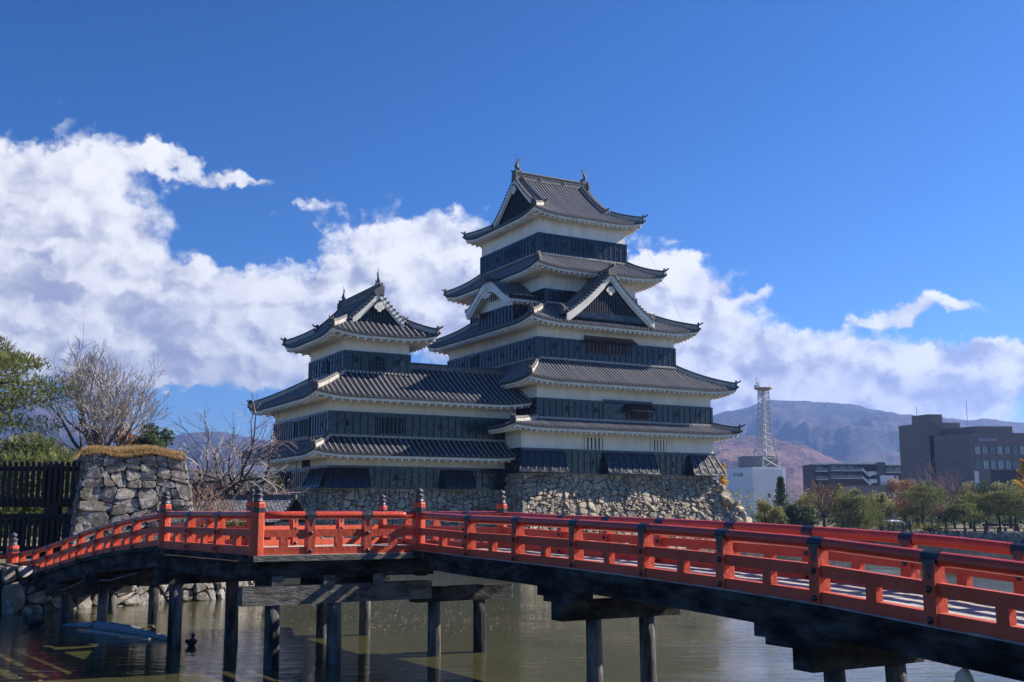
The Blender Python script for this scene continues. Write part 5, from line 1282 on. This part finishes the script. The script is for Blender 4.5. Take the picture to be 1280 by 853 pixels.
leafy('broadleaf_tree', rb(1012, 126), clumps(rg, (0, 0, 2.6), (1.8, 1.4, 2.1), 12, .42), 'pale olive tree behind the dome-shaped bush', 121, 'olive', 240, .18, trunk=2.2)
leafy('autumn_tree', rb(1052, 124), clumps(rg, (0, 0, 2.9), (1.7, 1.3, 2.2), 12, .42), 'golden-brown tree between the bare forked tree and the yellow-green pine', 122, 'lime', 220, .18, trunk=2.4)
leafy('broadleaf_tree', rb(1212, 126), clumps(rg, (0, 0, 3.2), (2.2, 1.6, 2.4), 13, .42), 'grey-olive tree behind the slender park pine', 123, 'olive', 240, .19, trunk=2.6)
leafy('broadleaf_tree', rb(1262, 125), clumps(rg, (0, 0, 3.5), (2.6, 1.6, 2.6), 14, .42), 'broad grey-olive tree behind the leaning park pine', 124, 'olive', 240, .19, trunk=2.8)
leafy('autumn_tree', rb(1146, 127), clumps(rg, (0, 0, 3.3), (2.2, 1.6, 2.6), 14, .4), 'brown-leaved tree standing behind the broad dark pine', 125, 'rust', 200, .18, trunk=2.8)
# ------------------------------------------------------------------ buildings beyond the park
M['concrete'] = mat('pale_panel_wall', (.80, .80, .82), .7, .08, .3)
M['bwall'] = mat('brown_tile_wall', (.19, .16, .155), .7, .12, .5)
M['bwall2'] = mat('light_brown_tile_wall', (.20, .165, .155), .7, .1, .5)
M['glass'] = mat('window_glass', (.10, .12, .15), .08, spec=.9)
M['white'] = mat('white_paint', (.68, .68, .68), .6, .06, 1)
M['greygrill'] = mat('grey_screen', (.17, .17, .18), .7, .2, 1)
M['steel'] = mat('galvanised_steel', (.50, .50, .50), .5, .1, 2)
M['teal'] = mat('teal_letters', (.0, .14, .12), .6)
M['letter'] = mat('pale_letters', (.72, .74, .78), .5)
M['bluelogo'] = mat('blue_sign', (.04, .13, .36), .5)
M['darkwall'] = mat('dark_flat_wall', (.055, .05, .052), .8, .1, 1)
M['rooftile2'] = mat('pale_roof_tile', (.27, .27, .285), .6, .3, 2, attr=.4)
def text(par, body, loc, rz, size, m, name='lettering', ext=.02):
    cu = bpy.data.curves.new(name, 'FONT'); cu.body = body; cu.size = size; cu.extrude = ext; cu.align_x = 'LEFT'
    o = bpy.data.objects.new(name, cu); COL.objects.link(o); bpy.context.view_layer.update()
    me = bpy.data.meshes.new_from_object(o.evaluated_get(bpy.context.evaluated_depsgraph_get())); bpy.data.objects.remove(o)
    me.materials.clear(); me.materials.append(m); o = bpy.data.objects.new(name, me); COL.objects.link(o); o.parent = par; o.location = loc; o.rotation_euler = (R(90), 0, rz); return o
def prism(mb, pts, z0, z1, m=0):
    n = len(pts); mb.add([(x, y, z0) for x, y in pts]+[(x, y, z1) for x, y in pts], [tuple(range(n-1, -1, -1)), tuple(range(n, 2*n))]+[(k, (k+1) % n, n+(k+1) % n, n+k) for k in range(n)], m)
def broadcaster():
    Y = 262; x0, x1 = at(943, Y), at(988, Y); zt = hgt(584, Y)
    e = empty('broadcasting_building', (x0, Y, 1.05), 0, 'windowless white block with teal letters below the steel lattice mast', 'building'); w = x1-x0; h = zt-1.05
    mb = MB(); prism(mb, [(0, 0), (w, 3.4), (w+1, 14), (-4.0, 13), (-4.2, 10)], -1, h); mb.build('wall', M['concrete'], e)
    mb = MB()
    for k in range(1, 12): mb.box(w*k/12-.03, w*k/12+.03, 3.4*k/12-.04, 3.4*k/12+.02, 0, h-.1)
    mb.build('panel_joint', M['white'], e)
    mb = MB(); prism(mb, [(-6.8, 10.6), (-3.2, 9), (-3.2, 14), (-6.8, 14)], -1, hgt(610, Y)-1.05); an = mb.build('annex', M['concrete'], e)
    mb = MB(); 
    for k in range(2): mb.box(-6.3+1.45*k, -5.2+1.45*k, 10.05-.65*k, 10.25-.65*k, 2.3, 3.6)
    mb.build('window', M['glass'], an)
    mb = MB(); prism(mb, [(-1.2, 5), (w-1.2, 5.5), (w-1.2, 11), (-1.2, 11)], h, hgt(569, Y)-1.05); 
    mb.build('rooftop_screen', M['greygrill'], e)
    mb = MB(); mb.box(w*.44, w*.50, 3.4*.44-.05, 2.6, h*.42, h*.5); mb.build('vent', M['darkwall'], e)
    d = math.atan2(-10, 4.2)
    text(e, 'TSB', (-3.42, 8.0, h-2.1), d, 1.25, M['teal']).scale.x = 2.3
    # lattice mast standing on the roof
    zb = h; mt = hgt(483, Y)-1.05; t = empty('lattice_mast', (at(959.5, Y+6), Y+6, 1.05), R(20), 'tall grey steel lattice mast with a top platform and dishes', 'mast')
    mb = MB(); H = mt-zb
    def leg(sx, sy, q): s = (2.1*(1-q)**2.2*.75+.95); return Vector((sx*s, sy*s, zb+H*q))
    Q = [0, .12, .22, .31, .39, .47, .54, .61, .68, .75, .82, .89, .95, 1]
    for sx in (-1, 1):
        for sy in (-1, 1): mb.tube([leg(sx, sy, q) for q in Q], .13, 5)
    for a, b in zip(Q, Q[1:]):
        for (s1, s2) in (((-1, -1), (1, -1)), ((1, -1), (1, 1)), ((1, 1), (-1, 1)), ((-1, 1), (-1, -1))):
            mb.tube([leg(*s1, a), leg(*s2, b)], .06, 4); mb.tube([leg(*s2, a), leg(*s1, b)], .06, 4); mb.tube([leg(*s1, b), leg(*s2, b)], .06, 4)
    mb.build('lattice', M['steel'], t)
    mb = MB(); mb.tube([(0, 0, zb), (0, 0, mt)], .28, 8); mb.build('cable_duct', M['steel'], t)
    mb = MB(); mb.lathe((0, 0, mt), [(1.0, -.5), (2.3, 0), (2.3, .25), (1.9, .3)], 12); mb.build('platform', mat('ochre_platform', (.34, .29, .16), .7), t)
    mb = MB(); 
    for (a, z, s) in ((-1.5, -1.3, .75), (-1.0, -1.7, .7)): mb.tube([(a, -1.0, mt+z), (a, -1.35, mt+z)], [s, s*.9], 12)
    mb.build('dish_antenna', M['white'], t)
    mb = MB()
    for (a, hh) in ((-1.9, 2.6), (-1.5, 1.6), (-1.2, 1.1), (1.9, .9)): mb.tube([(a, 0, mt+.2), (a, 0, mt+.2+hh)], .08, 5)
    mb.box(-2.4, -1.2, -.3, .3, mt+.3, mt+.9); mb.box(-2.0, -1.2, -.2, .2, mt+1.2, mt+1.4); mb.build('aerial', M['steel'], t)
    for x in (-1.9, 1.9):
        mb = MB(); mb.tube([(x, 0, zb+2), (x, 0, zb+H*.62)], .05, 4); mb.build('whip_aerial', M['steel'], t)
broadcaster()
def flats():
    Y = 300; X = lambda x: at(x, Y); z = lambda y: hgt(y, Y); e = empty('apartment_building', (X(1020), Y, 0), 0, 'dark brown block of flats with pale balconies and a zigzag stair', 'building')
    x = lambda q: X(q)-X(1020)
    mb = MB(); mb.box(0, x(1140), 1.6, 12, 0, z(580)); mb.build('wall', M['darkwall'], e)
    mb = MB(); mb.box(-.3, x(1038), -.6, .1, z(581), z(579)); mb.box(x(1039), x(1100), .0, 1.6, z(580.5), z(578.6)); mb.box(x(1109), x(1134), .3, 1.6, z(582), z(580.3)); mb.build('roof_slab', M['white'], e)
    for (a, b, yb) in ((1021, 1037, 589.8), (1021, 1037, 600), (1040, 1080, 589), (1040, 1080, 598.5), (1110, 1132, 591)):
        o = -.4 if a < 1039 else 0
        mb = MB(); mb.box(x(a), x(b), o, 1.6, z(yb), z(yb-.9)); bl = mb.build('balcony', M['white'], e)
        mb = MB(); mb.box(x(a)+.05, x(b)-.05, o+.02, o+.1, z(yb-.9), z(yb-4.4)); mb.build('balcony_panel', mat('grey_glass_panel', (.15, .17, .19), .25), bl)
        mb = MB(); k = 0; xx = x(a)+.8
        while xx+1.6 < x(b): mb.box(xx, xx+1.5, 1.5, 1.58, z(yb-1), z(yb-7)); xx += 2.3
        mb.build('window', M['glass'], bl)
    for q in (1019, 1037.5): mb = MB(); mb.box(x(q), x(q+2), -.5, 1.7, 0, z(580)); mb.build('pier', M['darkwall'], e)
    mb = MB(); mb.box(x(1098.5), x(1109), -.5, 2, 0, z(578)); mb.build('stair_tower', mat('grey_green_wall', (.085, .09, .085), .8), e)
    mb = MB()
    for (a, ya, b, yb) in ((1080, 586, 1089, 594.5), (1080, 596, 1089, 604.5), (1089, 594.5, 1097, 590), (1089, 604.5, 1097, 600)):
        mb.hexa([(x(a), -.1, z(ya+2)), (x(b), -.1, z(yb+2)), (x(b), .1, z(yb+2)), (x(a), .1, z(ya+2)), (x(a), -.1, z(ya-1.2)), (x(b), -.1, z(yb-1.2)), (x(b), .1, z(yb-1.2)), (x(a), .1, z(ya-1.2))])
    mb.box(x(1088), x(1098), -.15, 1.5, z(594), z(589.5)); mb.box(x(1088), x(1098), -.15, 1.5, z(604), z(599)); mb.build('stair', M['white'], e)
    t = empty('office_annex', (X(1082), Y-30, 0), 0, 'low beige building with a strip window in front of the dark flats', 'building'); k = .9
    xq = lambda q: (at(q, Y-30)-at(1082, Y-30))*1.0; zq = lambda y: hgt(y, Y-30)
    mb = MB(); mb.box(xq(1024), xq(1122), 1.2, 14, 0, zq(607)); mb.build('wall', mat('beige_wall', (.20, .18, .165), .8), t)
    mb = MB(); mb.box(xq(1099), xq(1113), 1.1, 1.25, zq(620), zq(614)); mb.build('window', M['glass'], t)
    b = empty('billboard', (at(1103, Y-20), Y-20, 0), 0, 'pale rooftop billboard with a blue square right of the zigzag stair', 'billboard'); zq2 = lambda y: hgt(y, Y-20); xr = lambda q: at(q, Y-20)-at(1103, Y-20)
    mb = MB(); mb.box(xr(1103), xr(1125), 0, .3, zq2(606), zq2(594.5)); mb.build('panel', M['white'], b)
    mb = MB(); mb.box(xr(1119.5), xr(1123), -.03, .0, zq2(598.5), zq2(594.3)); mb.build('blue_square', M['bluelogo'], b)
    mb = MB(); mb.hexa([(xr(1104), -.03, zq2(605)), (xr(1118), -.03, zq2(603.5)), (xr(1118), 0, zq2(603.5)), (xr(1104), 0, zq2(605)), (xr(1104), -.03, zq2(604)), (xr(1118), -.03, zq2(602.5)), (xr(1118), 0, zq2(602.5)), (xr(1104), 0, zq2(604))]); mb.build('stripe', M['bluelogo'], b)
    mb = MB(); mb.box(xr(1106), xr(1106)+.3, .3, .6, 0, zq2(600)); mb.box(xr(1121), xr(1121)+.3, .3, .6, 0, zq2(600)); mb.build('support', M['steel'], b)
flats()
def office():
    e = empty('office_building', (85.0, 200, 0), 0, 'large dark brown tiled office block with rows of small square windows', 'building')
    h1 = hgt(541.5, 200); h2 = hgt(534, 215.5)
    mb = MB(); prism(mb, [(0, 0), (42, 0), (42, 19), (-6.9, 16.2), (-3.4, 8)], -1, h1); mb.build('wall', M['bwall'], e)
    mb = MB(); prism(mb, [(-3.2, 7.7), (2, 9), (0, 19), (-7.2, 16.6)], -1, h2+.3); mb.build('wall', M['bwall'], e)
    mb = MB(); prism(mb, [(-4.2, 9.0), (-1.2, 9.4), (-1.2, 13.5), (-5.6, 13.5)], h2-.5, hgt(518, 209)); prism(mb, [(-1.9, 8.6), (1.2, 9), (1.2, 14), (-1.9, 14)], h1-.5, hgt(530, 208)); mb.build('lift_tower', M['bwall2'], e)
    mb = MB(); prism(mb, [(1.6, 1.4), (8.6, 1.4), (8.6, 11), (-1.6, 8)], h1-.3, hgt(533.4, 202)); mb.build('rooftop_room', M['bwall2'], e)
    for q, w_ in ((.62, .30), (.30, .35)): pass
    d = Vector((-6.9, 16.2)).normalized(); n = Vector((-d.y, d.x))*-1
    for s, w_ in ((9.0, .55), (15.0, .3)):
        p = Vector((0, 0))+Vector((-3.4, 8)).normalized()*min(s, 8.69)
        if s > 8.7: p = Vector((-3.4, 8))+Vector((-3.5, 8.2)).normalized()*(s-8.69)
        nn = Vector((-.92, -.39)); mb = MB(); q = [p+nn*.06, p+d*w_*2+nn*.06, p+d*w_*2-nn*.1, p-nn*.1]; prism(mb, [(a.x, a.y) for a in q], 2, h2-2.2); mb.build('slot_window', M['dark'], e)
    for r_, (ya, yb) in enumerate(((558, 568), (576, 586.5))):
        for k in range(27):
            x0 = 85.4*0+(1219.2-1214)/1345*200+k*1.385
            mb = MB(); mb.box(x0, x0+.86, -.04, .1, hgt(yb, 200), hgt(ya, 200))
            f = mb.build('window', mat('office_glass_%d' % (k % 3), ((.34, .40, .47), (.22, .28, .36), (.10, .13, .17))[(k*7+r_*2) % 3], .12, spec=.8) if k < 3 else bpy.data.materials['office_glass_%d' % (k % 3)], e)
            mb = MB(); za, zb_ = hgt(yb, 200), hgt(ya, 200)
            for (a, b, c, d) in ((x0-.06, x0, za, zb_), (x0+.86, x0+.92, za, zb_), (x0-.06, x0+.92, zb_, zb_+.06), (x0-.1, x0+.96, za-.09, za), (x0+.40, x0+.45, za, zb_)): mb.box(a, b, -.09, -.042, c, d)
            mb.build('frame', M['greygrill'], f)
    mb = MB(); mb.box((1237-1214)/1345*200, 42, -.05, .2, 1, hgt(588, 200)); mb.build('glazed_front', M['darkwall'], e)
    mb = MB(); mb.box(.95, 1.45, -.06, 0, hgt(551.5, 200), hgt(547.5, 200)); mb.build('logo', M['bluelogo'], e)
    text(e, '松本商工会館', (1.55, -.03, hgt(551.2, 200)), 0, .56, M['letter'])
    for px, y0, y1 in ((1165, 518, 508), (1229, 533, 500)):
        mb = MB(); mb.tube([((px-1214)/1345*203, 6, hgt(y0+3, 206)), ((px-1214)/1345*203, 6, hgt(y1, 206))], .05, 5); mb.build('aerial', M['steel'], e)
    s = empty('sign_board', (at(1224, 190), 190, 1.05), 0, 'white upright sign board before the office block', 'sign'); mb = MB(); mb.box(-.35, .35, 0, .15, 3.5, hgt(589, 190)-1.05); mb.build('panel', M['white'], s); mb = MB(); mb.box(-.2, .2, -.02, 0, 6.2, 6.9); mb.build('emblem', M['bluelogo'], s); mb = MB(); mb.box(-.05, .05, .02, .12, 0, 3.6); mb.build('pole', M['steel'], s)
office()
def hut():
    Y = 110; e = empty('park_hut', rb(1117, Y), 0, 'little open park hut with a pale hipped roof under the rust-brown tree', 'hut'); e.scale = (.7, .7, .62)
    mb = MB(); mb.add([(-1.0, -.8, 1.55), (1.0, -.8, 1.55), (1.0, .8, 1.55), (-1.0, .8, 1.55), (-.5, 0, 1.8), (.4, 0, 1.8)], ((0, 1, 5, 4), (1, 2, 5), (2, 3, 4, 5), (3, 0, 4), (3, 2, 1, 0))); mb.box(-1.05, 1.05, -.85, -.8, 1.47, 1.57); mb.build('roof', M['concrete'], e)
    for x in (-.8, .8):
        for y in (-.6, .6): mb = MB(); mb.box(x-.05, x+.05, y-.05, y+.05, 0, 1.56); mb.build('post', M['white'], e)
    mb = MB(); mb.box(-.8, .8, .5, .58, 0, .9); mb.build('wall', M['white'], e)
hut()
def tiled_house():   # low roof beyond the bridge at the foot of the turret
    Y = 52; e = empty('tiled_house', (at(278, Y), Y, 1.2), R(-8), 'low storehouse with a pale diamond-tiled roof behind the bridge', 'house')
    mb = MB(); mb.box(-2.2, 2.4, .6, 4, -.3, 1.3); mb.build('wall', M['board'], e)
    mb = MB(); rng = random.Random(2); N = 30; K = 14
    for j in range(K):
        for i in range(N):
            x = -2.7+5.5*(i+(j % 2)*.5)/N; t = j/K; y = .1+2.0*t; z = 1.3+1.15*t; w = 5.5/N*.5; d = 2.0/K
            mb.add([(x, y-d*.5, z-1.15/K*.5+.03), (x+w, y+d*.3, z+1.15/K*.3+.015), (x, y+d*1.1, z+1.15/K*1.1+.005), (x-w, y+d*.3, z+1.15/K*.3+.015)], ((0, 1, 2, 3),), 0, max(.01, rng.random()))
    mb.quad((-2.9, .05, 1.24), (2.9, .05, 1.24), (2.9, 2.15, 2.46), (-2.9, 2.15, 2.46), 1); mb.quad((-2.9, 2.15, 2.46), (2.9, 2.15, 2.46), (2.9, 4.4, 1.24), (-2.9, 4.4, 1.24), 1)
    rf = mb.build('roof', [M['rooftile2'], M['pan_shade']], e); mb = MB(); mb.box(-2.9, 2.9, 2.05, 2.25, 2.4, 2.62); mb.build('ridge', M['ridge'], rf)
tiled_house()
def rock(rng, c, s):
    bm = bmesh.new()
    for k in range(16): v = rv(rng).normalized(); bm.verts.new((v.x*s[0], v.y*s[1], v.z*s[2]))
    bmesh.ops.convex_hull(bm, input=bm.verts[:]); bmesh.ops.bevel(bm, geom=bm.edges[:], offset=min(s)*.12, segments=1, affect='EDGES')
    mb = MB(); bm.verts.index_update(); mb.add([v.co.copy() for v in bm.verts], [tuple(v.index for v in f.verts) for f in bm.faces], 0, max(.01, rng.random())); bm.free()
    o = mb.build('rubble_stone', M['stone']); o.location = c; o.rotation_euler = (rng.uniform(-.5, .5), rng.uniform(-.5, .5), rng.uniform(0, 6)); return o
rng = random.Random(41); Ux, Uy = cos(CROT), sin(CROT)
for k in range(46):
    z = 5.5*(1-k/45)**1.15; q = 1-z/7.2; u = 19.2+3.7*(.55*q+.45*q*q)+rng.uniform(-.25, .35+.9*q); v = .2-2.3*(.55*q+.45*q*q)+rng.choice((rng.uniform(-.25, .3), rng.uniform(.2, 2.6)))
    tag(rock(rng, (CO[0]+u*Ux-v*Uy, CO[1]+u*Uy+v*Ux, z-.15), (rng.uniform(.35, .8), rng.uniform(.35, .6), rng.uniform(.28, .5))), 'rough stone in the rubble slope at the right end of the castle base', 'stone', 'rubble stones beside the castle base')
# ------------------------------------------------------------------ small things on the moat and the banks
def bouy():
    e = empty('float_tube', (-9.75, 27.4, 0), 0, 'long grey-blue tapered float lying on the water between the left pillars', 'float')
    a = Vector((-2.15, 1.95, .02)); b = Vector((2.0, -1.5, -.02)); P = [a.lerp(b, t)+Vector((0, 0, .13*sin(pi*t))) for t in (0, .12, .2, .27, .30, .33, .45, .6, .75, .88, 1)]
    mb = MB(); mb.tube(P, [.03, .06, .075, .085, .115, .12, .12, .11, .09, .06, .02], 14); mb.build('tube', mat('float_rubber', (.20, .21, .235), .75, .2, 3), e, smooth=True)
    mb = MB(); mb.tube([a.lerp(b, .295)+Vector((0, 0, .11)), a.lerp(b, .315)+Vector((0, 0, .115))], .125, 14); mb.build('band', M['iron'], e)
    mb = MB(); mb.beam((-1.1, .95, -.02), (1.2, -.95, -.03), .25, .1); mb.build('keel_board', M['deck'], e)
bouy()
def waterbird(name, loc, rz, label, body, headc, sc=1.0, tuck=False, cat='duck', group=None):
    e = empty(name, loc, rz, label, cat, group); mb = MB()
    P = [(-.21, 0, .10), (-.17, 0, .085), (-.08, 0, .075), (.03, 0, .07), (.11, 0, .08), (.145, 0, .11), (.155, 0, .17), (.165, 0, .205), (.20, 0, .215), (.235, 0, .205)]
    Rr = [.012, .045, .085, .095, .07, .045, .032, .042, .040, .012]
    if tuck: P[6:] = [(.12, 0, .15), (.10, 0, .17), (.07, 0, .18), (.04, 0, .17)]
    mb.tube([Vector(p)*sc for p in P], [r*sc for r in Rr], 12); mb.build('body', body, e, smooth=True)
    mb = MB(); q = Vector((.225, 0, .205))*sc if not tuck else Vector((.05, 0, .175))*sc
    mb.hexa([q+Vector((0, -.014, -.008))*sc, q+Vector((.05, -.014, -.018))*sc, q+Vector((.05, .014, -.018))*sc, q+Vector((0, .014, -.008))*sc, q+Vector((0, -.012, .012))*sc, q+Vector((.05, -.01, -.008))*sc, q+Vector((.05, .01, -.008))*sc, q+Vector((0, .012, .012))*sc]); mb.build('bill', headc, e)
    mb = MB()
    for s in (-1, 1): mb.tube([Vector((.08, .075*s, .10))*sc, Vector((-.04, .09*s, .105))*sc, Vector((-.16, .05*s, .12))*sc, Vector((-.22, .02*s, .13))*sc], [.02*sc, .05*sc, .035*sc, .008*sc], 8)
    mb.build('wing', body, e, smooth=True); return e
M['duckbrown'] = mat('brown_feathers', (.085, .055, .035), .7, .5, 14); M['duckblack'] = mat('black_feathers', (.012, .012, .014), .6, .3, 14); M['bill'] = mat('pale_bill', (.45, .38, .28), .5); M['swan'] = mat('white_feathers', (.74, .70, .62), .7, .1, 9)
waterbird('duck', (-8.95, 27.2, 0), R(10), 'plump brown duck resting behind the right end of the grey-blue float', M['duckbrown'], M['bill'], 1.15, True)
waterbird('duck', (-7.25, 25.1, 0), R(95), 'black duck swimming away just right of the left-hand bridge pillar', M['duckblack'], M['duckblack'], 1.0)
waterbird('duck', (-12.6, 29.2, 0), R(200), 'dark duck in the shade left of the grey-blue float', M['duckblack'], M['bill'], 1.25)
def swan():
    e = empty('swan', (5.05, 11.75, 0), R(100), 'white swan with its neck raised below the right end of the bridge', 'swan'); e.scale = (1.13, 1.13, 1.13); mb = MB()
    P = [(-.62, 0, .24), (-.5, 0, .20), (-.25, 0, .16), (.05, 0, .15), (.3, 0, .2), (.40, 0, .34), (.37, 0, .52), (.33, 0, .72), (.33, 0, .92), (.37, 0, 1.05), (.43, 0, 1.10), (.50, 0, 1.06), (.56, 0, 1.0)]
    Rr = [.03, .12, .24, .26, .18, .10, .065, .052, .048, .05, .06, .055, .025]; mb.tube(P, Rr, 14); mb.build('body', M['swan'], e, smooth=True)
    mb = MB(); mb.tube([(.54, 0, 1.02), (.66, 0, .94)], [.03, .012], 8); mb.build('bill', mat('orange_bill', (.45, .16, .03), .5), e)
    mb = MB()
    for s in (-1, 1): mb.tube([(.2, .2*s, .28), (-.1, .26*s, .32), (-.45, .17*s, .36), (-.7, .06*s, .40)], [.05, .14, .10, .02], 9)
    mb.build('wing', M['swan'], e, smooth=True)
swan()
def person(loc, rz, label, coat, trousers, h=1.65, sit=False):
    e = empty('person', loc, rz, label, 'person'); k = h/1.7
    V = [(0, 0, .92), (0, 0, 1.15), (0, .0, 1.40), (0, 0, 1.50), (0, .02, 1.60), (0, .01, 1.70), (.19, 0, 1.40), (.25, .02, 1.14), (.24, .12, .92), (-.19, 0, 1.40), (-.25, .02, 1.14), (-.24, .1, .9), (.09, 0, .88), (.10, .03, .48), (.10, 0, .07), (.10, .14, .03), (-.09, 0, .88), (-.10, .0, .48), (-.10, -.06, .07), (-.10, .08, .03)]
    E = [(0, 1), (1, 2), (2, 3), (3, 4), (4, 5), (2, 6), (6, 7), (7, 8), (2, 9), (9, 10), (10, 11), (0, 12), (12, 13), (13, 14), (14, 15), (0, 16), (16, 17), (17, 18), (18, 19)]
    rad = [.13, .13, .13, .055, .10, .085, .06, .048, .035, .06, .048, .035, .085, .06, .042, .035, .085, .06, .042, .035]
    me = bpy.data.meshes.new('body'); me.from_pydata([(a*k, b*k, c*k) for a, b, c in V], E, []); o = bpy.data.objects.new('body', me); COL.objects.link(o); o.parent = e
    sm = o.modifiers.new('skin', 'SKIN')
    for i, r in enumerate(rad): me.skin_vertices[0].data[i].radius = (r*k, r*k)
    me.skin_vertices[0].data[0].use_root = True; o.modifiers.new('sub', 'SUBSURF').levels = 1
    me.materials.append(M['skin'])
    mb = MB(); mb.lathe((0, .0, 0), [(.19*k, .80*k), (.185*k, 1.0*k), (.19*k, 1.25*k), (.2*k, 1.38*k), (.09*k, 1.5*k)], 10)
    for s in (-1, 1): mb.tube([(.17*s*k, 0, 1.40*k), (.26*s*k, .02*k, 1.14*k), (.245*s*k, .1*k, .95*k)], [.085*k, .068*k, .055*k], 8)
    mb.build('coat', coat, e, smooth=True); mb = MB()
    for s, f in ((1, 0), (-1, -.05)): mb.tube([(.085*s*k, 0, .9*k), (.1*s*k, .02*k, .48*k), (.1*s*k, f*k, .08*k)], [.105*k, .08*k, .06*k], 8)
    mb.build('trousers', trousers, e, smooth=True); mb = MB(); mb.lathe((0, -.015*k, 1.6*k), [(.09*k, -.03*k), (.115*k, .03*k), (.10*k, .10*k), (.04*k, .14*k)], 10); mb.build('hair', M['duckblack'], e, smooth=True)
M['skin'] = mat('skin', (.45, .28, .20), .6); M['navy'] = mat('navy_cloth', (.02, .03, .06), .8); M['greycloth'] = mat('grey_cloth', (.12, .12, .13), .8); M['ltblue'] = mat('pale_blue_cloth', (.13, .17, .24), .8); M['winecloth'] = mat('wine_cloth', (.16, .03, .04), .8)
person((at(1137, 104.2), 104.2, 1.05), R(30), 'person in a navy coat standing left of the yellow-green shrub', M['navy'], M['navy'], 1.05)
person((at(1128, 104.8), 104.8, 1.05), R(200), 'person in a grey coat strolling along the far bank path', M['greycloth'], M['navy'], 1.05)
person((at(1112, 104.9), 104.9, 1.05), R(90), 'person in a wine-red coat near the little white hut', M['winecloth'], M['greycloth'], 1.05)
def bench(x, Y, lb):
    e = empty('park_bench', (at(x, Y), Y, 1.05), R(5), lb, 'bench'); mb = MB(); mb.box(-.8, .8, -.2, .2, .40, .45); mb.build('seat', M['brownwood'], e)
    for s in (-.65, .65): mb = MB(); mb.box(s-.05, s+.05, -.17, .17, 0, .4); mb.build('leg', M['greygrill'], e)
    mb = MB(); mb.box(-.8, .8, .2, .25, .55, .8); mb.box(-.65, -.6, .19, .22, .4, .8); mb.box(.6, .65, .19, .22, .4, .8); mb.build('backrest', M['brownwood'], e)
bench(1238, 104.6, 'wooden park bench facing the moat under the tallest dark pine'); bench(1263, 104.6, 'wooden park bench under the grey-green pine near the right edge')
fe = MB()
for k in range(26):
    x = at(1170, 103.2)+k*.9; fe.box(x-.03, x+.03, 103.1, 103.16, 1.0, 1.45)
fe.box(at(1170, 103.2), at(1170, 103.2)+22.5, 103.11, 103.15, 1.38, 1.44); fe.build('low_fence', M['brownwood'], label='low post and rail fence along the far bank lawn', cat='fence')
lb = MB(); rng = random.Random(77)
for k in range(1000):
    c = rng.choice(((-4, 33), (-1, 31), (-6, 36), (2, 35), (-3, 29), (-12, 20.5))); x = rng.gauss(c[0], 2.6); y = rng.gauss(c[1], .8 if c[1] > 25 else .5); s = rng.uniform(.015, .05); a = rng.uniform(0, pi)
    if x < -9.5 and y > 31: continue
    lb.add([(x+s*cos(a), y+s*sin(a), .006), (x-s*sin(a)*.6, y+s*cos(a)*.6, .012), (x-s*cos(a), y-s*sin(a), .006), (x+s*sin(a)*.6, y-s*cos(a)*.6, .004)], ((0, 1, 2, 3),), 0, max(.01, rng.random()))
lb.build('floating_leaves', leafmat('fallen_leaf', [(.16, .10, .05), (.30, .21, .13), (.34, .27, .2)], .5, .1), kind='stuff')
# air between here and the mountains
hz = MB(); hz.box(-5200, 5200, -260, 4600, -2.6, 420)
hm = bpy.data.materials.new('haze'); hm.use_nodes = True; t = NT(hm.node_tree); t.n.clear()
pv = t.node('ShaderNodeVolumePrincipled', ins={'Color': (.27, .46, 1.0, 1), 'Density': .00021, 'Anisotropy': .35}); out = t.node('ShaderNodeOutputMaterial'); t.l.new(pv.outputs[0], out.inputs['Volume'])
hz.build('haze', hm, kind='stuff')
